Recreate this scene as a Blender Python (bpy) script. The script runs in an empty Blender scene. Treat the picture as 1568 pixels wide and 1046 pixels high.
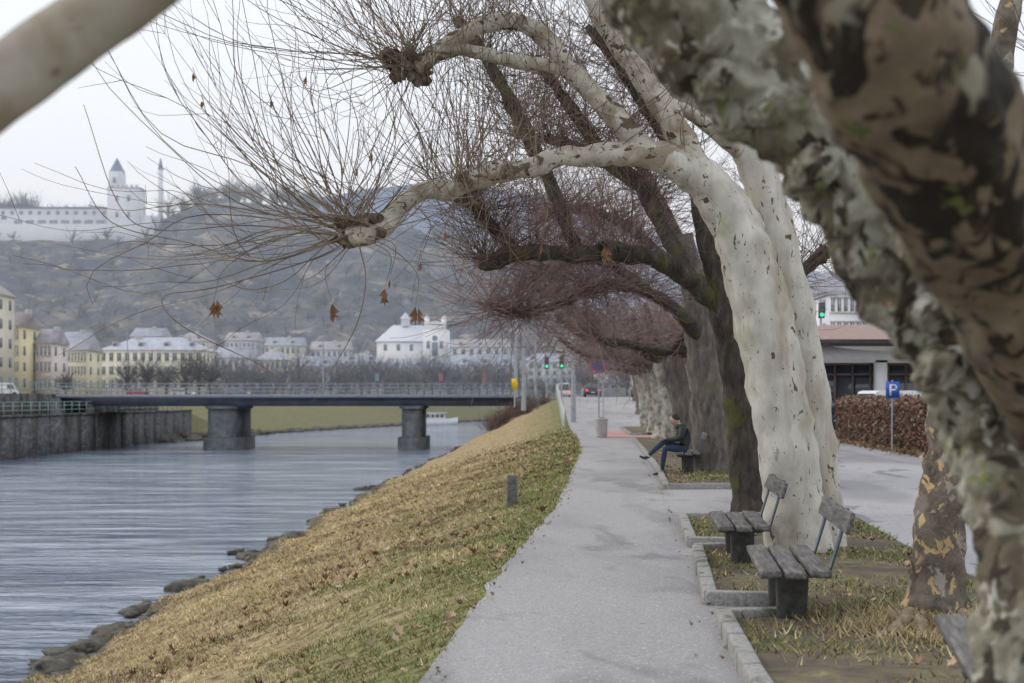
import bpy, math, random, bmesh
import numpy as np
from mathutils import noise as mn, Vector
random.seed(7); R=np.random.RandomState(11)
F=2200.0; H=1.65
def P(u,v,d): return ((u-784)*d/F, d, H-(v-610)*d/F)
S=bpy.context.scene
# ---------------------------------------------------------------- materials
def M(name, ramp, scale=5, detail=6, rough=0.85, bump=0.0, bscale=None, stretch=(1,1,1), patches=(), metal=0.0, spec=0.3, dist=0.0, vcol=None, bdist=0.02, coat=0):
    m=bpy.data.materials.new(name); m.use_nodes=True
    nt=m.node_tree; N=nt.nodes; L=nt.links; b=N['Principled BSDF']
    tc=N.new('ShaderNodeTexCoord'); mp=N.new('ShaderNodeMapping'); mp.inputs['Scale'].default_value=stretch
    L.new(tc.outputs['Object'],mp.inputs[0])
    def nz(sc,de,ds=0.0,vec=None):
        n=N.new('ShaderNodeTexNoise'); n.inputs['Scale'].default_value=sc; n.inputs['Detail'].default_value=min(de,6); n.inputs['Distortion'].default_value=ds
        n.inputs['Roughness'].default_value=0.62
        L.new(vec or mp.outputs[0],n.inputs['Vector']); return n
    n=nz(scale,detail,dist); cr=N.new('ShaderNodeValToRGB'); L.new(n.outputs['Fac'],cr.inputs[0])
    el=cr.color_ramp.elements
    while len(el)<len(ramp): el.new(0.5)
    for e,(p,c) in zip(el,ramp): e.position=p; e.color=(*c,1)
    col=cr.outputs[0]
    if vcol:
        a=N.new('ShaderNodeAttribute'); a.attribute_name=vcol
        mx=N.new('ShaderNodeMix'); mx.data_type='RGBA'; mx.blend_type='MULTIPLY'; mx.inputs[0].default_value=1
        L.new(a.outputs['Color'],mx.inputs[6]); L.new(col,mx.inputs[7]); col=mx.outputs[2]
    for (sc,th,soft,c,st) in patches:
        mp2=N.new('ShaderNodeMapping'); mp2.inputs['Scale'].default_value=st; mp2.inputs['Location'].default_value=(sc*1.7,th*31,sc)
        L.new(tc.outputs['Object'],mp2.inputs[0])
        q=nz(sc,3,0.6,mp2.outputs[0]); mr=N.new('ShaderNodeMapRange'); L.new(q.outputs['Fac'],mr.inputs[0])
        mr.inputs[1].default_value=th-soft; mr.inputs[2].default_value=th+soft
        mx=N.new('ShaderNodeMix'); mx.data_type='RGBA'; L.new(mr.outputs[0],mx.inputs[0]); L.new(col,mx.inputs[6]); mx.inputs[7].default_value=(*c,1); col=mx.outputs[2]
    L.new(col,b.inputs['Base Color']); b.inputs['Roughness'].default_value=rough; b.inputs['Metallic'].default_value=metal
    b.inputs['Specular IOR Level'].default_value=spec
    if bump:
        q=nz(bscale or scale*3,5); bp=N.new('ShaderNodeBump'); bp.inputs['Strength'].default_value=bump; bp.inputs['Distance'].default_value=bdist
        L.new(q.outputs['Fac'],bp.inputs['Height']); L.new(bp.outputs[0],b.inputs['Normal'])
    return m
def flat(name,c,rough=0.6,metal=0,spec=0.4,var=0.12,scale=3):
    return M(name,[(0.3,tuple(x*(1-var) for x in c)),(0.7,tuple(min(1,x*(1+var)) for x in c))],scale,2,rough,metal=metal,spec=spec)
def plain(name,c,rough=.9):
    m=bpy.data.materials.new(name); m.use_nodes=True; b=m.node_tree.nodes['Principled BSDF']; b.inputs['Roughness'].default_value=rough; b.inputs['Specular IOR Level'].default_value=.1
    oi=m.node_tree.nodes.new('ShaderNodeTexWhiteNoise'); tc=m.node_tree.nodes.new('ShaderNodeTexCoord'); sn=m.node_tree.nodes.new('ShaderNodeVectorMath'); sn.operation='SNAP'; sn.inputs[1].default_value=(.35,.35,.35)
    m.node_tree.links.new(tc.outputs['Object'],sn.inputs[0]); m.node_tree.links.new(sn.outputs[0],oi.inputs[0])
    mx=m.node_tree.nodes.new('ShaderNodeMix'); mx.data_type='RGBA'; m.node_tree.links.new(oi.outputs[0],mx.inputs[0]); mx.inputs[6].default_value=(*[x*.6 for x in c],1); mx.inputs[7].default_value=(*[x*1.4 for x in c],1)
    m.node_tree.links.new(mx.outputs[2],b.inputs['Base Color']); return m
def emit(name,c,s):
    m=bpy.data.materials.new(name); m.use_nodes=True; b=m.node_tree.nodes['Principled BSDF']
    b.inputs['Base Color'].default_value=(*c,1); b.inputs['Emission Color'].default_value=(*c,1); b.inputs['Emission Strength'].default_value=s; return m
# ---------------------------------------------------------------- geometry accumulator
def link(o,parent=None):
    S.collection.objects.link(o)
    if parent is not None: o.parent=parent
    return o
def empty(name,loc=(0,0,0)):
    o=bpy.data.objects.new(name,None); o.empty_display_size=0.3; link(o); return o
class Acc:
    def __init__(s): s.v=[]; s.q=[]; s.t=[]; s.n=0; s.c=[]
    def add(s,v,q=None,t=None,col=None):
        v=np.asarray(v,float).reshape(-1,3); s.v.append(v)
        if q is not None and len(q): s.q.append(np.asarray(q,int).reshape(-1,4)+s.n)
        if t is not None and len(t): s.t.append(np.asarray(t,int).reshape(-1,3)+s.n)
        if col is not None: s.c.append(np.asarray(col,float).reshape(-1,3))
        s.n+=len(v)
    def box(s,cx,cy,cz,sx,sy,sz,rz=0.0,taper=1.0,rx=0.0,ry=0.0):
        v=np.array([[x,y,z] for z in(-.5,.5) for y in(-.5,.5) for x in(-.5,.5)])*[sx,sy,sz]
        v[4:,:2]*=taper
        if ry: c,t=math.cos(ry),math.sin(ry); v=v@np.array([[c,0,-t],[0,1,0],[t,0,c]])
        if rx: c,t=math.cos(rx),math.sin(rx); v=v@np.array([[1,0,0],[0,c,t],[0,-t,c]])
        c,t=math.cos(rz),math.sin(rz); v=v@np.array([[c,t,0],[-t,c,0],[0,0,1]])
        s.add(v+[cx,cy,cz],[[0,2,3,1],[4,5,7,6],[0,1,5,4],[2,6,7,3],[0,4,6,2],[1,3,7,5]])
    def cyl(s,p0,p1,r0,r1=None,n=12):
        r1=r0 if r1 is None else r1
        s.tubes(np.array([[p0],[p1]],float),np.array([[r0],[r1]],float),n,cap=True)
    def tubes(s,pts,rad,sides=3,cap=False,lump=0,lfreq=3.0,lump2=0,ref=(0.31,0.23,0.92)):
        K,n,_=pts.shape
        t=np.gradient(pts,axis=0); t/=np.linalg.norm(t,axis=2,keepdims=True)+1e-9
        ref=np.array(ref)
        if K==2 and n==1 and abs(np.dot(t[0,0],ref)/np.linalg.norm(ref))>0.97: ref=np.array([1,0.1,0])
        a=np.cross(t,ref); a/=np.linalg.norm(a,axis=2,keepdims=True)+1e-9; b=np.cross(t,a)
        th=np.arange(sides)*2*math.pi/sides
        c=np.cos(th)[None,None,:,None]; sn=np.sin(th)[None,None,:,None]
        d=a[:,:,None,:]*c+b[:,:,None,:]*sn
        v=pts[:,:,None,:]+d*rad[:,:,None,None]
        if lump:
            for k in range(K):
                for i in range(n):
                    for j in range(sides):
                        p=v[k,i,j]; q=Vector(p)*lfreq
                        f=mn.fractal(q,0.9,2.0,3)*lump
                        if lump2:
                            w=mn.noise(q*2.3); f+=lump2*(abs(w)*1.9-0.4)+lump2*.5*(abs(mn.noise(q*5.3))*1.8-.4)
                        v[k,i,j]+=d[k,i,j]*rad[k,i]*f
        idx=np.arange(K*n*sides).reshape(K,n,sides)
        A=idx[:-1]; B=np.roll(A,-1,axis=2); D=idx[1:]; C=np.roll(D,-1,axis=2)
        s.add(v.reshape(-1,3),np.stack([A,B,C,D],-1).reshape(-1,4))
        if cap:
            for kk in (0,K-1):
                for i in range(n):
                    cen=pts[kk,i]; vv=np.vstack([v[kk,i],cen]); m=sides
                    s.add(vv,None,[[j,(j+1)%m,m] for j in range(m)])
    def obj(s,name,mat,parent=None,smooth=False,attr='Col'):
        V=np.vstack(s.v); q=np.vstack(s.q) if s.q else np.zeros((0,4),int); t=np.vstack(s.t) if s.t else np.zeros((0,3),int)
        me=bpy.data.meshes.new(name); me.vertices.add(len(V)); me.vertices.foreach_set('co',V.ravel())
        nl=len(q)*4+len(t)*3; me.loops.add(nl); me.loops.foreach_set('vertex_index',np.concatenate([q.ravel(),t.ravel()]))
        me.polygons.add(len(q)+len(t))
        st=np.concatenate([np.arange(len(q))*4,len(q)*4+np.arange(len(t))*3]); me.polygons.foreach_set('loop_start',st)
        me.update(calc_edges=True); me.validate()
        if s.c:
            C=np.vstack(s.c); ca=me.color_attributes.new(attr,'FLOAT_COLOR','POINT'); ca.data.foreach_set('color',np.hstack([C,np.ones((len(C),1))]).ravel())
        if smooth: me.polygons.foreach_set('use_smooth',np.ones(len(me.polygons),bool))
        for mm in (mat if isinstance(mat,(list,tuple)) else [mat]): me.materials.append(mm)
        return link(bpy.data.objects.new(name,me),parent)
def catmull(p,n):
    p=np.array(p,float); q=np.vstack([2*p[0]-p[1],p,2*p[-1]-p[-2]]); out=[]
    for i in range(1,len(q)-2):
        for k in range(n):
            t=k/n
            out.append(0.5*((2*q[i])+(-q[i-1]+q[i+1])*t+(2*q[i-1]-5*q[i]+4*q[i+1]-q[i+2])*t*t+(-q[i-1]+3*q[i]-3*q[i+1]+q[i+2])*t**3))
    out.append(p[-1]); return np.array(out)
def limb(acc,L,sides=14,sub=8,lump=0.12,lf=3.0,lump2=0.0,d=None):
    q=catmull(L,sub); acc.tubes(q[:,None,:3],np.maximum(q[:,None,3],0.004),sides,True,lump,lf,lump2)
    return q
def LP(rows,d=None):
    out=[]
    for r in rows:
        if d is None: u,v,dd,w=r
        else: u,v,w=r[:3]; dd=d+(r[3] if len(r)>3 else 0)
        out.append((*P(u,v,dd),w*dd/F))
    return out
def norm(a): return a/(np.linalg.norm(a,axis=-1,keepdims=True)+1e-9)
def shoots(acc,org,dirs,lens,r0,K=9,up=0.12,wob=0.05,sides=3,sec=0.35,tipr=0.4,bendv=.06):
    org=np.array(org,float); n=len(org); d=norm(np.array(dirs,float)); pts=[org]
    bend=R.normal(0,bendv,(n,3)); upv=up*(1+R.normal(0,0.6,n)); ph=R.uniform(0,6.28,n); fr=R.uniform(.5,1.1,n); ax=R.normal(0,1,(n,3))*bendv*1.6
    st=(lens/(K-1))[:,None]
    for k in range(K-1):
        d=norm(d+bend*.5+ax*np.sin(ph+fr*k)[:,None]+R.normal(0,wob,(n,3))+np.array([0,0,1.0])*upv[:,None]*(0.3+1.4*k/K))
        pts.append(pts[-1]+d*st)
    pts=np.array(pts); rr=np.array(r0)*np.ones(n); rad=rr[None,:]*np.linspace(1,tipr,K)[:,None]
    acc.tubes(pts,rad,sides)
    m=int(n*sec)
    if m>0:
        i=R.randint(0,n,m); k=R.randint(2,K-2,m); o=pts[k,i]; dd=norm(pts[k+1,i]-pts[k,i])+R.normal(0,0.45,(m,3))
        shoots(acc,o,dd,lens[i]*R.uniform(0.12,0.4,m),rr[i]*0.62,6,up,wob,3,0,0.5)
    return pts
# ---------------------------------------------------------------- terrain functions
def I(Y,a): a=np.array(a,float); return np.interp(Y,a[:,0],a[:,1])
XL=[(-20,-2.8),(0,-1.2),(8.3,-.54),(14,-.09),(21.4,.64),(45,2.17),(60,2.75),(72,3.0),(125,4.2),(146,6),(204,10),(250,22),(290,45),(350,95),(500,265),(3000,2800)]
XW=[(-20,-8.5),(0,-8.2),(23.5,-7.6),(35,-7.7),(42,-7.3),(76,-6.7),(146,-4.2),(204,-2),(250,8),(290,30),(350,80),(500,250),(3000,2780)]
XF=[(-20,-39),(113,-38),(165,-37),(186,-33),(243,-20),(292,-7),(340,20),(420,100),(500,215),(3000,2700)]
RL=[(-20,3.5),(0,3.9),(12.7,4.15),(15,4.25),(20,4.7),(31,5.7),(45,6.8),(60,7.9),(75,9),(130,12)]
RRr=[(-20,8.0),(0,8.8),(40,11.4),(56,12.3),(100,15.5),(130,18)]
def zr(Y): 
    t=np.clip((np.asarray(Y,float)-72)/50,0,1); return 1.75*t*t*(3-2*t)
def gz(X,Y):
    X=np.asarray(X,float); Y=np.asarray(Y,float)
    xl=I(Y,XL); xw=I(Y,XW); t=np.clip((xl-X)/(xl-xw),0,1.2)
    nzz=0.05*np.sin(X*2.1+Y*.7)*np.sin(Y*1.3-X)+0.03*np.sin(Y*3.1+X*4)+.07*np.sin(Y*.53+X*1.1)+.06*np.sin(Y*.31-X*.7)
    edge=.11*np.sin(Y*.61)+.09*np.sin(Y*1.43+1)+.07*np.sin(Y*2.9+X)
    prof=np.where(t<1,0.80*t+0.20*t*t,1+(t-1)*2.2)
    return zr(Y)-(zr(Y)+3)*prof+nzz*np.clip(t*4,0,1)+edge*np.clip((t-.82)*6,0,1)
# ---------------------------------------------------------------- ground sheet
Ys=np.concatenate([np.arange(-20,16,1.0),np.arange(16,60,.5),np.arange(60,100,1.0),np.arange(100,220,4),np.arange(220,500,12),[520,600,800,1200,2000,3000]])
ts=np.concatenate([[0,.01,.03,.06],np.arange(.1,.9,.05),np.arange(.9,1.03,.02),[1.06,1.1,1.2]])
rows=[];cols=[]
for Y in Ys:
    xl=float(I(Y,XL)); xw=float(I(Y,XW)); xf=float(I(Y,XF)); r=[];c=[]
    for dx in [6000,250,80,30,14,8,5,3,1.5,.6]: r.append((xl+dx,Y,float(zr(Y)))); c.append((.6,0,0))
    for t in ts:
        x=xl-(xl-xw)*t; r.append((x,Y,float(gz(x,Y)))); c.append((max(0,.8-t*2.2),1,.75 if t>.97 else 0))
    x2=xw-(xl-xw)*.2
    for k in (.1,.5,.9): r.append((x2+(xf+0.2-x2)*k,Y,-5)); c.append((0,0,1))
    g=float(np.clip((Y-165)/20,0,1))
    for (dq,zq,ds,zs) in [(-.1,-4.5,0,-3.3),(.3,.1,4,-2.2),(3.8,.1,12,.2),(4.3,1.9,22,1.8),(12,1.9,30,1.9),(60,1.9,70,1.9),(5000,1.9,5000,1.9)]:
        r.append((xf-(dq*(1-g)+ds*g),Y,zq*(1-g)+zs*g)); c.append((0.75 if g>0 else 0,0.3,0.15))
    rows.append(r); cols.append(c)
G=np.array(rows); nR,nC,_=G.shape; idx=np.arange(nR*nC).reshape(nR,nC)
a=Acc(); a.add(G.reshape(-1,3),np.stack([idx[:-1,:-1],idx[1:,:-1],idx[1:,1:],idx[:-1,1:]],-1).reshape(-1,4),col=np.array(cols).reshape(-1,3))
mg=bpy.data.materials.new('dry_grass_ground'); mg.use_nodes=True
nt=mg.node_tree;N=nt.nodes;L=nt.links;b=N['Principled BSDF'];b.inputs['Roughness'].default_value=.95;b.inputs['Specular IOR Level'].default_value=.1
tc=N.new('ShaderNodeTexCoord')
def nzn(sc,de=6):
    n=N.new('ShaderNodeTexNoise');n.inputs['Scale'].default_value=sc;n.inputs['Detail'].default_value=de;L.new(tc.outputs['Object'],n.inputs[0]);return n
def rampn(src,els):
    cr=N.new('ShaderNodeValToRGB');L.new(src,cr.inputs[0]);e=cr.color_ramp.elements
    while len(e)<len(els): e.new(.5)
    for x,(p,c) in zip(e,els): x.position=p;x.color=(*c,1)
    return cr
n1=nzn(7,8);n2=nzn(.8,6)
straw=rampn(n1.outputs[0],[(.3,(.13,.095,.055)),(.45,(.30,.225,.125)),(.6,(.42,.33,.19)),(.75,(.50,.41,.26))])
green=rampn(n1.outputs[0],[(.3,(.07,.07,.03)),(.5,(.18,.18,.075)),(.7,(.30,.28,.14))])
at=N.new('ShaderNodeAttribute');at.attribute_name='Col';sp=N.new('ShaderNodeSeparateColor');L.new(at.outputs['Color'],sp.inputs[0])
ad=N.new('ShaderNodeMath');ad.operation='ADD';L.new(sp.outputs[0],ad.inputs[0]);L.new(n2.outputs[0],ad.inputs[1])
mr=N.new('ShaderNodeMapRange');L.new(ad.outputs[0],mr.inputs[0]);mr.inputs[1].default_value=.5;mr.inputs[2].default_value=1.25
mx=N.new('ShaderNodeMix');mx.data_type='RGBA';L.new(mr.outputs[0],mx.inputs[0]);L.new(straw.outputs[0],mx.inputs[6]);L.new(green.outputs[0],mx.inputs[7])
mx2=N.new('ShaderNodeMix');mx2.data_type='RGBA';L.new(sp.outputs[2],mx2.inputs[0]);L.new(mx.outputs[2],mx2.inputs[6]);mx2.inputs[7].default_value=(.09,.085,.075,1)
L.new(mx2.outputs[2],b.inputs['Base Color'])
n3=nzn(30,6);bp=N.new('ShaderNodeBump');bp.inputs['Strength'].default_value=.8;bp.inputs['Distance'].default_value=.05;L.new(n3.outputs[0],bp.inputs['Height']);L.new(bp.outputs[0],b.inputs['Normal'])
a.obj('ground',mg,None,True)
# ---------------------------------------------------------------- water
mw=bpy.data.materials.new('river_water'); mw.use_nodes=True;nt=mw.node_tree;N=nt.nodes;L=nt.links;b=N['Principled BSDF']
b.inputs['Base Color'].default_value=(.13,.165,.23,1);b.inputs['Roughness'].default_value=.10;b.inputs['IOR'].default_value=1.33;b.inputs['Specular IOR Level'].default_value=.7
tc=N.new('ShaderNodeTexCoord');prev=None
for sc,st,di in ((.7,(0.3,1.0,1),.62),(3.0,(.5,1,1),.14),(.09,(.5,1.2,1),1.3)):
    mp=N.new('ShaderNodeMapping');mp.inputs['Scale'].default_value=st;mp.inputs['Rotation'].default_value=(0,0,.25);L.new(tc.outputs['Object'],mp.inputs[0])
    n=N.new('ShaderNodeTexNoise');n.inputs['Scale'].default_value=sc;n.inputs['Detail'].default_value=5;n.inputs['Distortion'].default_value=.8;L.new(mp.outputs[0],n.inputs[0])
    bp=N.new('ShaderNodeBump');bp.inputs['Strength'].default_value=.6;bp.inputs['Distance'].default_value=di;L.new(n.outputs[0],bp.inputs['Height'])
    if prev: L.new(prev.outputs[0],bp.inputs['Normal'])
    prev=bp
L.new(prev.outputs[0],b.inputs['Normal'])
# stretched pale streaks in the base colour
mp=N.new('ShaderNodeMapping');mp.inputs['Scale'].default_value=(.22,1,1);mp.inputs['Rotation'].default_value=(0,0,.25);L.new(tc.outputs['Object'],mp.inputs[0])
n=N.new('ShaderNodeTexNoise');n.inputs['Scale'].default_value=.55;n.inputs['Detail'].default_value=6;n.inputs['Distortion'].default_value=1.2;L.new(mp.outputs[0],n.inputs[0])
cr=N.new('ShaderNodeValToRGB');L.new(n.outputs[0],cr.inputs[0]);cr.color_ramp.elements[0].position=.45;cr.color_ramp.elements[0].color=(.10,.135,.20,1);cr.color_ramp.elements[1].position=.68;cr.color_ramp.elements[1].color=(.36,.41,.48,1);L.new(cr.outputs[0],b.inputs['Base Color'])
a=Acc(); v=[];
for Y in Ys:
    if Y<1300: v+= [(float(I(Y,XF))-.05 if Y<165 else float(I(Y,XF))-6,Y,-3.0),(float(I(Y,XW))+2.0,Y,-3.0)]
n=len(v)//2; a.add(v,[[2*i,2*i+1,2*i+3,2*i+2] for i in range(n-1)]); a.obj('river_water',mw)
# ---------------------------------------------------------------- path / road / beds
asph=M('path_asphalt',[(.3,(.24,.23,.23)),(.5,(.335,.325,.325)),(.7,(.44,.425,.425))],70,6,.9,.7,160,bdist=.008,patches=[(.55,.55,.10,(.265,.26,.26),(1.2,.28,1)),(1.1,.62,.06,(.215,.21,.205),(1,.4,1)),(14,.70,.02,(.16,.13,.10),(1,1,1)),(45,.63,.02,(.54,.52,.51),(1,1,1)),(40,.67,.02,(.14,.13,.13),(1,1,1))])
asph2=M('road_asphalt',[(.3,(.27,.265,.27)),(.7,(.40,.39,.40))],14,6,.85,.3,90,bdist=.005,patches=[(.5,.56,.06,(.25,.245,.25),(1,.3,1)),(1.3,.62,.02,(.20,.20,.20),(1,.25,1))])
def strip(name,fl,fr,y0,y1,dz,mat,st=1.0,nc=4):
    a=Acc();v=[];ys=np.arange(y0,y1+st/2,st)
    for Y in ys:
        l=fl(Y);r=fr(Y)
        for k in range(nc+1): v.append((l+(r-l)*k/nc,Y,float(zr(Y))+dz))
    m=nc+1;q=[[i*m+k,i*m+k+1,(i+1)*m+k+1,(i+1)*m+k] for i in range(len(ys)-1) for k in range(nc)]
    a.add(v,q);return a.obj(name,mat)
strip('footpath',lambda Y:float(I(Y,XL))+.08*mn.noise(Vector((0,Y*1.3,0)))+.06*mn.noise(Vector((3,Y*5,0))),lambda Y:float(I(Y,RL)),-15,128,.008,asph,.2)
strip('road',lambda Y:float(I(Y,RL))+.001,lambda Y:float(I(Y,RRr)),-15,300,.012,asph2)
paint=flat('road_paint',(.6,.6,.6),.7)
strip('road_centre_marking',lambda Y:float(I(Y,RL)+I(Y,RRr))/2-.06,lambda Y:float(I(Y,RL)+I(Y,RRr))/2+.06,62,128,.018,paint,nc=1)
strip('red_crossing_pavement',lambda Y:float(I(Y,XL))+1.2,lambda Y:float(I(Y,RL))+2,60,72,.022,flat('red_paving',(.40,.22,.19),.8),nc=2)
soil=M('bed_soil',[(.3,(.08,.06,.045)),(.5,(.16,.13,.085)),(.62,(.17,.165,.08)),(.75,(.32,.27,.17))],6,6,.95,.8,25,bdist=.04,patches=[(1.2,.53,.08,(.105,.085,.068),(1,1,1))])
stone=M('kerb_granite',[(.3,(.19,.185,.175)),(.7,(.40,.39,.37))],35,6,.85,.7,60,bdist=.012,patches=[(3,.58,.06,(.15,.15,.11),(1,1,1))])
def bed(name,poly,kerbn,z=.07):
    e=empty(name)
    bm=bmesh.new(); vs=[bm.verts.new((x,y,z)) for x,y in poly]; bm.faces.new(vs); bmesh.ops.triangulate(bm,faces=bm.faces[:]); me=bpy.data.meshes.new('soil');bm.to_mesh(me);bm.free();me.materials.append(soil)
    link(bpy.data.objects.new('soil',me),e)
    a=Acc()
    for i in range(kerbn):
        (x0,y0),(x1,y1)=poly[i],poly[i+1]; Ld=math.hypot(x1-x0,y1-y0); k=max(1,round(Ld/1.0)); an=math.atan2(y1-y0,x1-x0)
        for j in range(k):
            t=(j+.5)/k; a.box(x0+(x1-x0)*t,y0+(y1-y0)*t,.05+random.uniform(-.008,.008),Ld/k-.014+(0.1 if k==1 else 0),.12,.14+0.001*i,an+random.uniform(-.01,.01),taper=.97)
    o=a.obj('kerb',stone,e); m=o.modifiers.new('b','BEVEL');m.width=.015;m.segments=2
bed1=[(.85,-1),(1.39,8.3),(1.53,10.4),(2.1,10.5),(2.12,11.35),(1.58,11.45),(1.95,15.1),(2.5,15.2),(2.5,15.75),(1.98,15.85),(2.27,19.1),(4.6,19.3),(4.2,15),(4.1,12.7),(3.85,-1)]
bed('tree_bed',bed1,11)
bed2=[(5.2,26.2),(2.78,25.9),(3.02,29),(3.2,31),(4.1,45),(4.9,58),(7.7,58.2),(6.75,45),(5.6,31)]
bed('tree_bed',bed2,5)
bed('tree_bed',[(6,64),(5.3,64),(6,80),(9,80),(8,64)],3,.1)
# ---------------------------------------------------------------- grass blades
def inpoly(x,y,poly):
    c=np.zeros(len(x),bool);j=len(poly)-1
    for i in range(len(poly)):
        xi,yi=poly[i];xj,yj=poly[j]
        c^=((yi>y)!=(yj>y))&(x<(xj-xi)*(y-yi)/((yj-yi)+1e-12)+xi);j=i
    return c
def nzv(x,y,s):
    return np.array([mn.noise(Vector((a*s,b_*s,0))) for a,b_ in zip(x,y)])
def blades(name,x,y,z,g,hs,tone=1.0):
    n=len(x); w=.0035+.0004*y; h=hs*R.uniform(.35,1.2,n); an=R.uniform(0,6.28,n); lean=R.normal(0,.95,(n,2))*h[:,None]
    b0=np.stack([x-np.cos(an)*w,y-np.sin(an)*w,z-.01],1); b1=np.stack([x+np.cos(an)*w,y+np.sin(an)*w,z-.01],1); t=np.stack([x+lean[:,0],y+lean[:,1],z+h],1)
    V=np.stack([b0,b1,t],1).reshape(-1,3); br=R.uniform(.5,1.3,n)[:,None]*tone
    straw=np.array([.64,.51,.30]); gr=np.array([.23,.27,.09]); olive=np.array([.40,.34,.18])
    pick=R.uniform(0,1,n)<g; k2=R.uniform(0,1,n)[:,None]
    c=np.where(pick[:,None],gr*(1-k2*.4)+olive*k2*.4,straw*(1-k2*.6)+olive*k2*.6)*br
    C=np.repeat(c,3,axis=0); a=Acc(); a.add(V,None,np.arange(n*3).reshape(-1,3),C); return a.obj(name,mblade)
def vcmat(name):
    m=bpy.data.materials.new(name);m.use_nodes=True;b=m.node_tree.nodes['Principled BSDF'];b.inputs['Roughness'].default_value=.9;b.inputs['Specular IOR Level'].default_value=.1
    t=m.node_tree.nodes.new('ShaderNodeAttribute');t.attribute_name='Col';m.node_tree.links.new(t.outputs['Color'],b.inputs['Base Color']);return m
mblade=vcmat('grass_blade')
n=240000; y=6.5+75*R.uniform(0,1,n)**1.7; xl=I(y,XL); xw=I(y,XW); t=R.uniform(0,1,n)**.9; x=xl-(xl-xw)*t+R.normal(.0,.05,n)
nn=nzv(x,y,.7)+.5*nzv(x,y,2.3); g=np.clip(1.05-t*2.6+nn*1.1,.03,.92)
tn=nzv(x,y,.45)+.7*nzv(x,y,1.7); zz=gz(x,y)
vis=(abs((x)/y)<.42)&(zz>-2.97)&(R.uniform(0,1,n)<np.clip((82-y)/45,0,1))&(nzv(x,y,3.1)+R.normal(0,.2,n)>-.22); x,y,g,t,tn,zz=x[vis],y[vis],g[vis],t[vis],tn[vis],zz[vis]
blades('bank_grass',x,y,zz,g,.040+.0008*y,np.clip(.95+.7*tn,.55,1.3)[:,None])
n=70000; x=R.uniform(.8,5.2,n); y=6+26*R.uniform(0,1,n)**1.4; ok=inpoly(x,y,bed1)|inpoly(x,y,bed2); x,y=x[ok],y[ok]; nn=nzv(x,y,.8)+.4*nzv(x,y,2.7); ok=nn+R.normal(0,.15,len(x))>.03; x,y,nn=x[ok],y[ok],nn[ok]
blades('bed_grass',x,y,np.full(len(x),.075),np.clip(.5+nn,.1,.9),.045,.8)
def leafquads(name,x,y,z,size,mat):
    n=len(x); an=R.uniform(0,6.28,n)
    prof=np.array([(0,-.5),(.22,-.2),(.5,-.1),(.3,.12),(.42,.4),(.12,.32),(0,.6),(-.12,.32),(-.42,.4),(-.3,.12),(-.5,-.1),(-.22,-.2)])
    m=len(prof)
    c,s=np.cos(an)[:,None],np.sin(an)[:,None]; px=prof[None,:,0]*size[:,None];py=prof[None,:,1]*size[:,None]
    curl=R.uniform(-.3,2.2,n)[:,None]; tx=R.normal(0,.4,(n,1));ty=R.normal(0,.4,(n,1))
    X=x[:,None]+px*c-py*s;Y=y[:,None]+px*s+py*c;Z=z[:,None]+.006+curl*(px**2+py**2)/size[:,None]*1.2+tx*px+ty*py+abs(tx)*size[:,None]*.3
    V=np.stack([X,Y,Z],-1); cen=np.stack([x,y,z+.006],-1)[:,None,:]; V=np.concatenate([V,cen],1)
    base=(np.arange(n)*(m+1))[:,None]; k=np.arange(m)[None,:]
    T=np.stack([base+k,base+(k+1)%m,np.broadcast_to(base+m,(n,m))],-1).reshape(-1,3)
    cc=np.repeat(np.array([1,1,1])*R.uniform(.45,1.3,(n,1)),m+1,axis=0)
    a=Acc();a.add(V.reshape(-1,3),None,T,cc);return a.obj(name,mat)
mleaf=M('dead_leaf',[(.3,(.22,.135,.08)),(.5,(.36,.25,.16)),(.7,(.50,.39,.28))],4,2,.8,vcol='Col')
n=4800; y=10+60*R.uniform(0,1,n)**.9; xl=I(y,XL);xw=I(y,XW); t=np.clip(R.normal(.33,.2,n),.02,.97); x=xl-(xl-xw)*t
cl=nzv(x,y,.35)+R.normal(0,.10,n); ok=cl>.05; x,y=x[ok],y[ok]
leafquads('fallen_leaves',x,y,gz(x,y)+.03,R.uniform(.04,.10,len(x))*(1+y/120),mleaf)
n=700; x=R.uniform(.8,5.2,n);y=R.uniform(6,45,n);ok=inpoly(x,y,bed1)|inpoly(x,y,bed2);x,y=x[ok],y[ok]
leafquads('fallen_leaves',x,y,np.full(len(x),.08),R.uniform(.03,.08,len(x)),mleaf)
n=300; y=R.uniform(8,40,n); k=R.uniform(0,1,n); x=np.where(k<.75,I(y,XL)+R.normal(0,.09,n),np.interp(y,[8,10,15,26,45],[1.3,1.45,1.85,2.7,4])-abs(R.normal(0,.08,n)))
leafquads('fallen_leaves',x,y,np.full(n,.009),R.uniform(.015,.045,n),mleaf)
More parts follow.
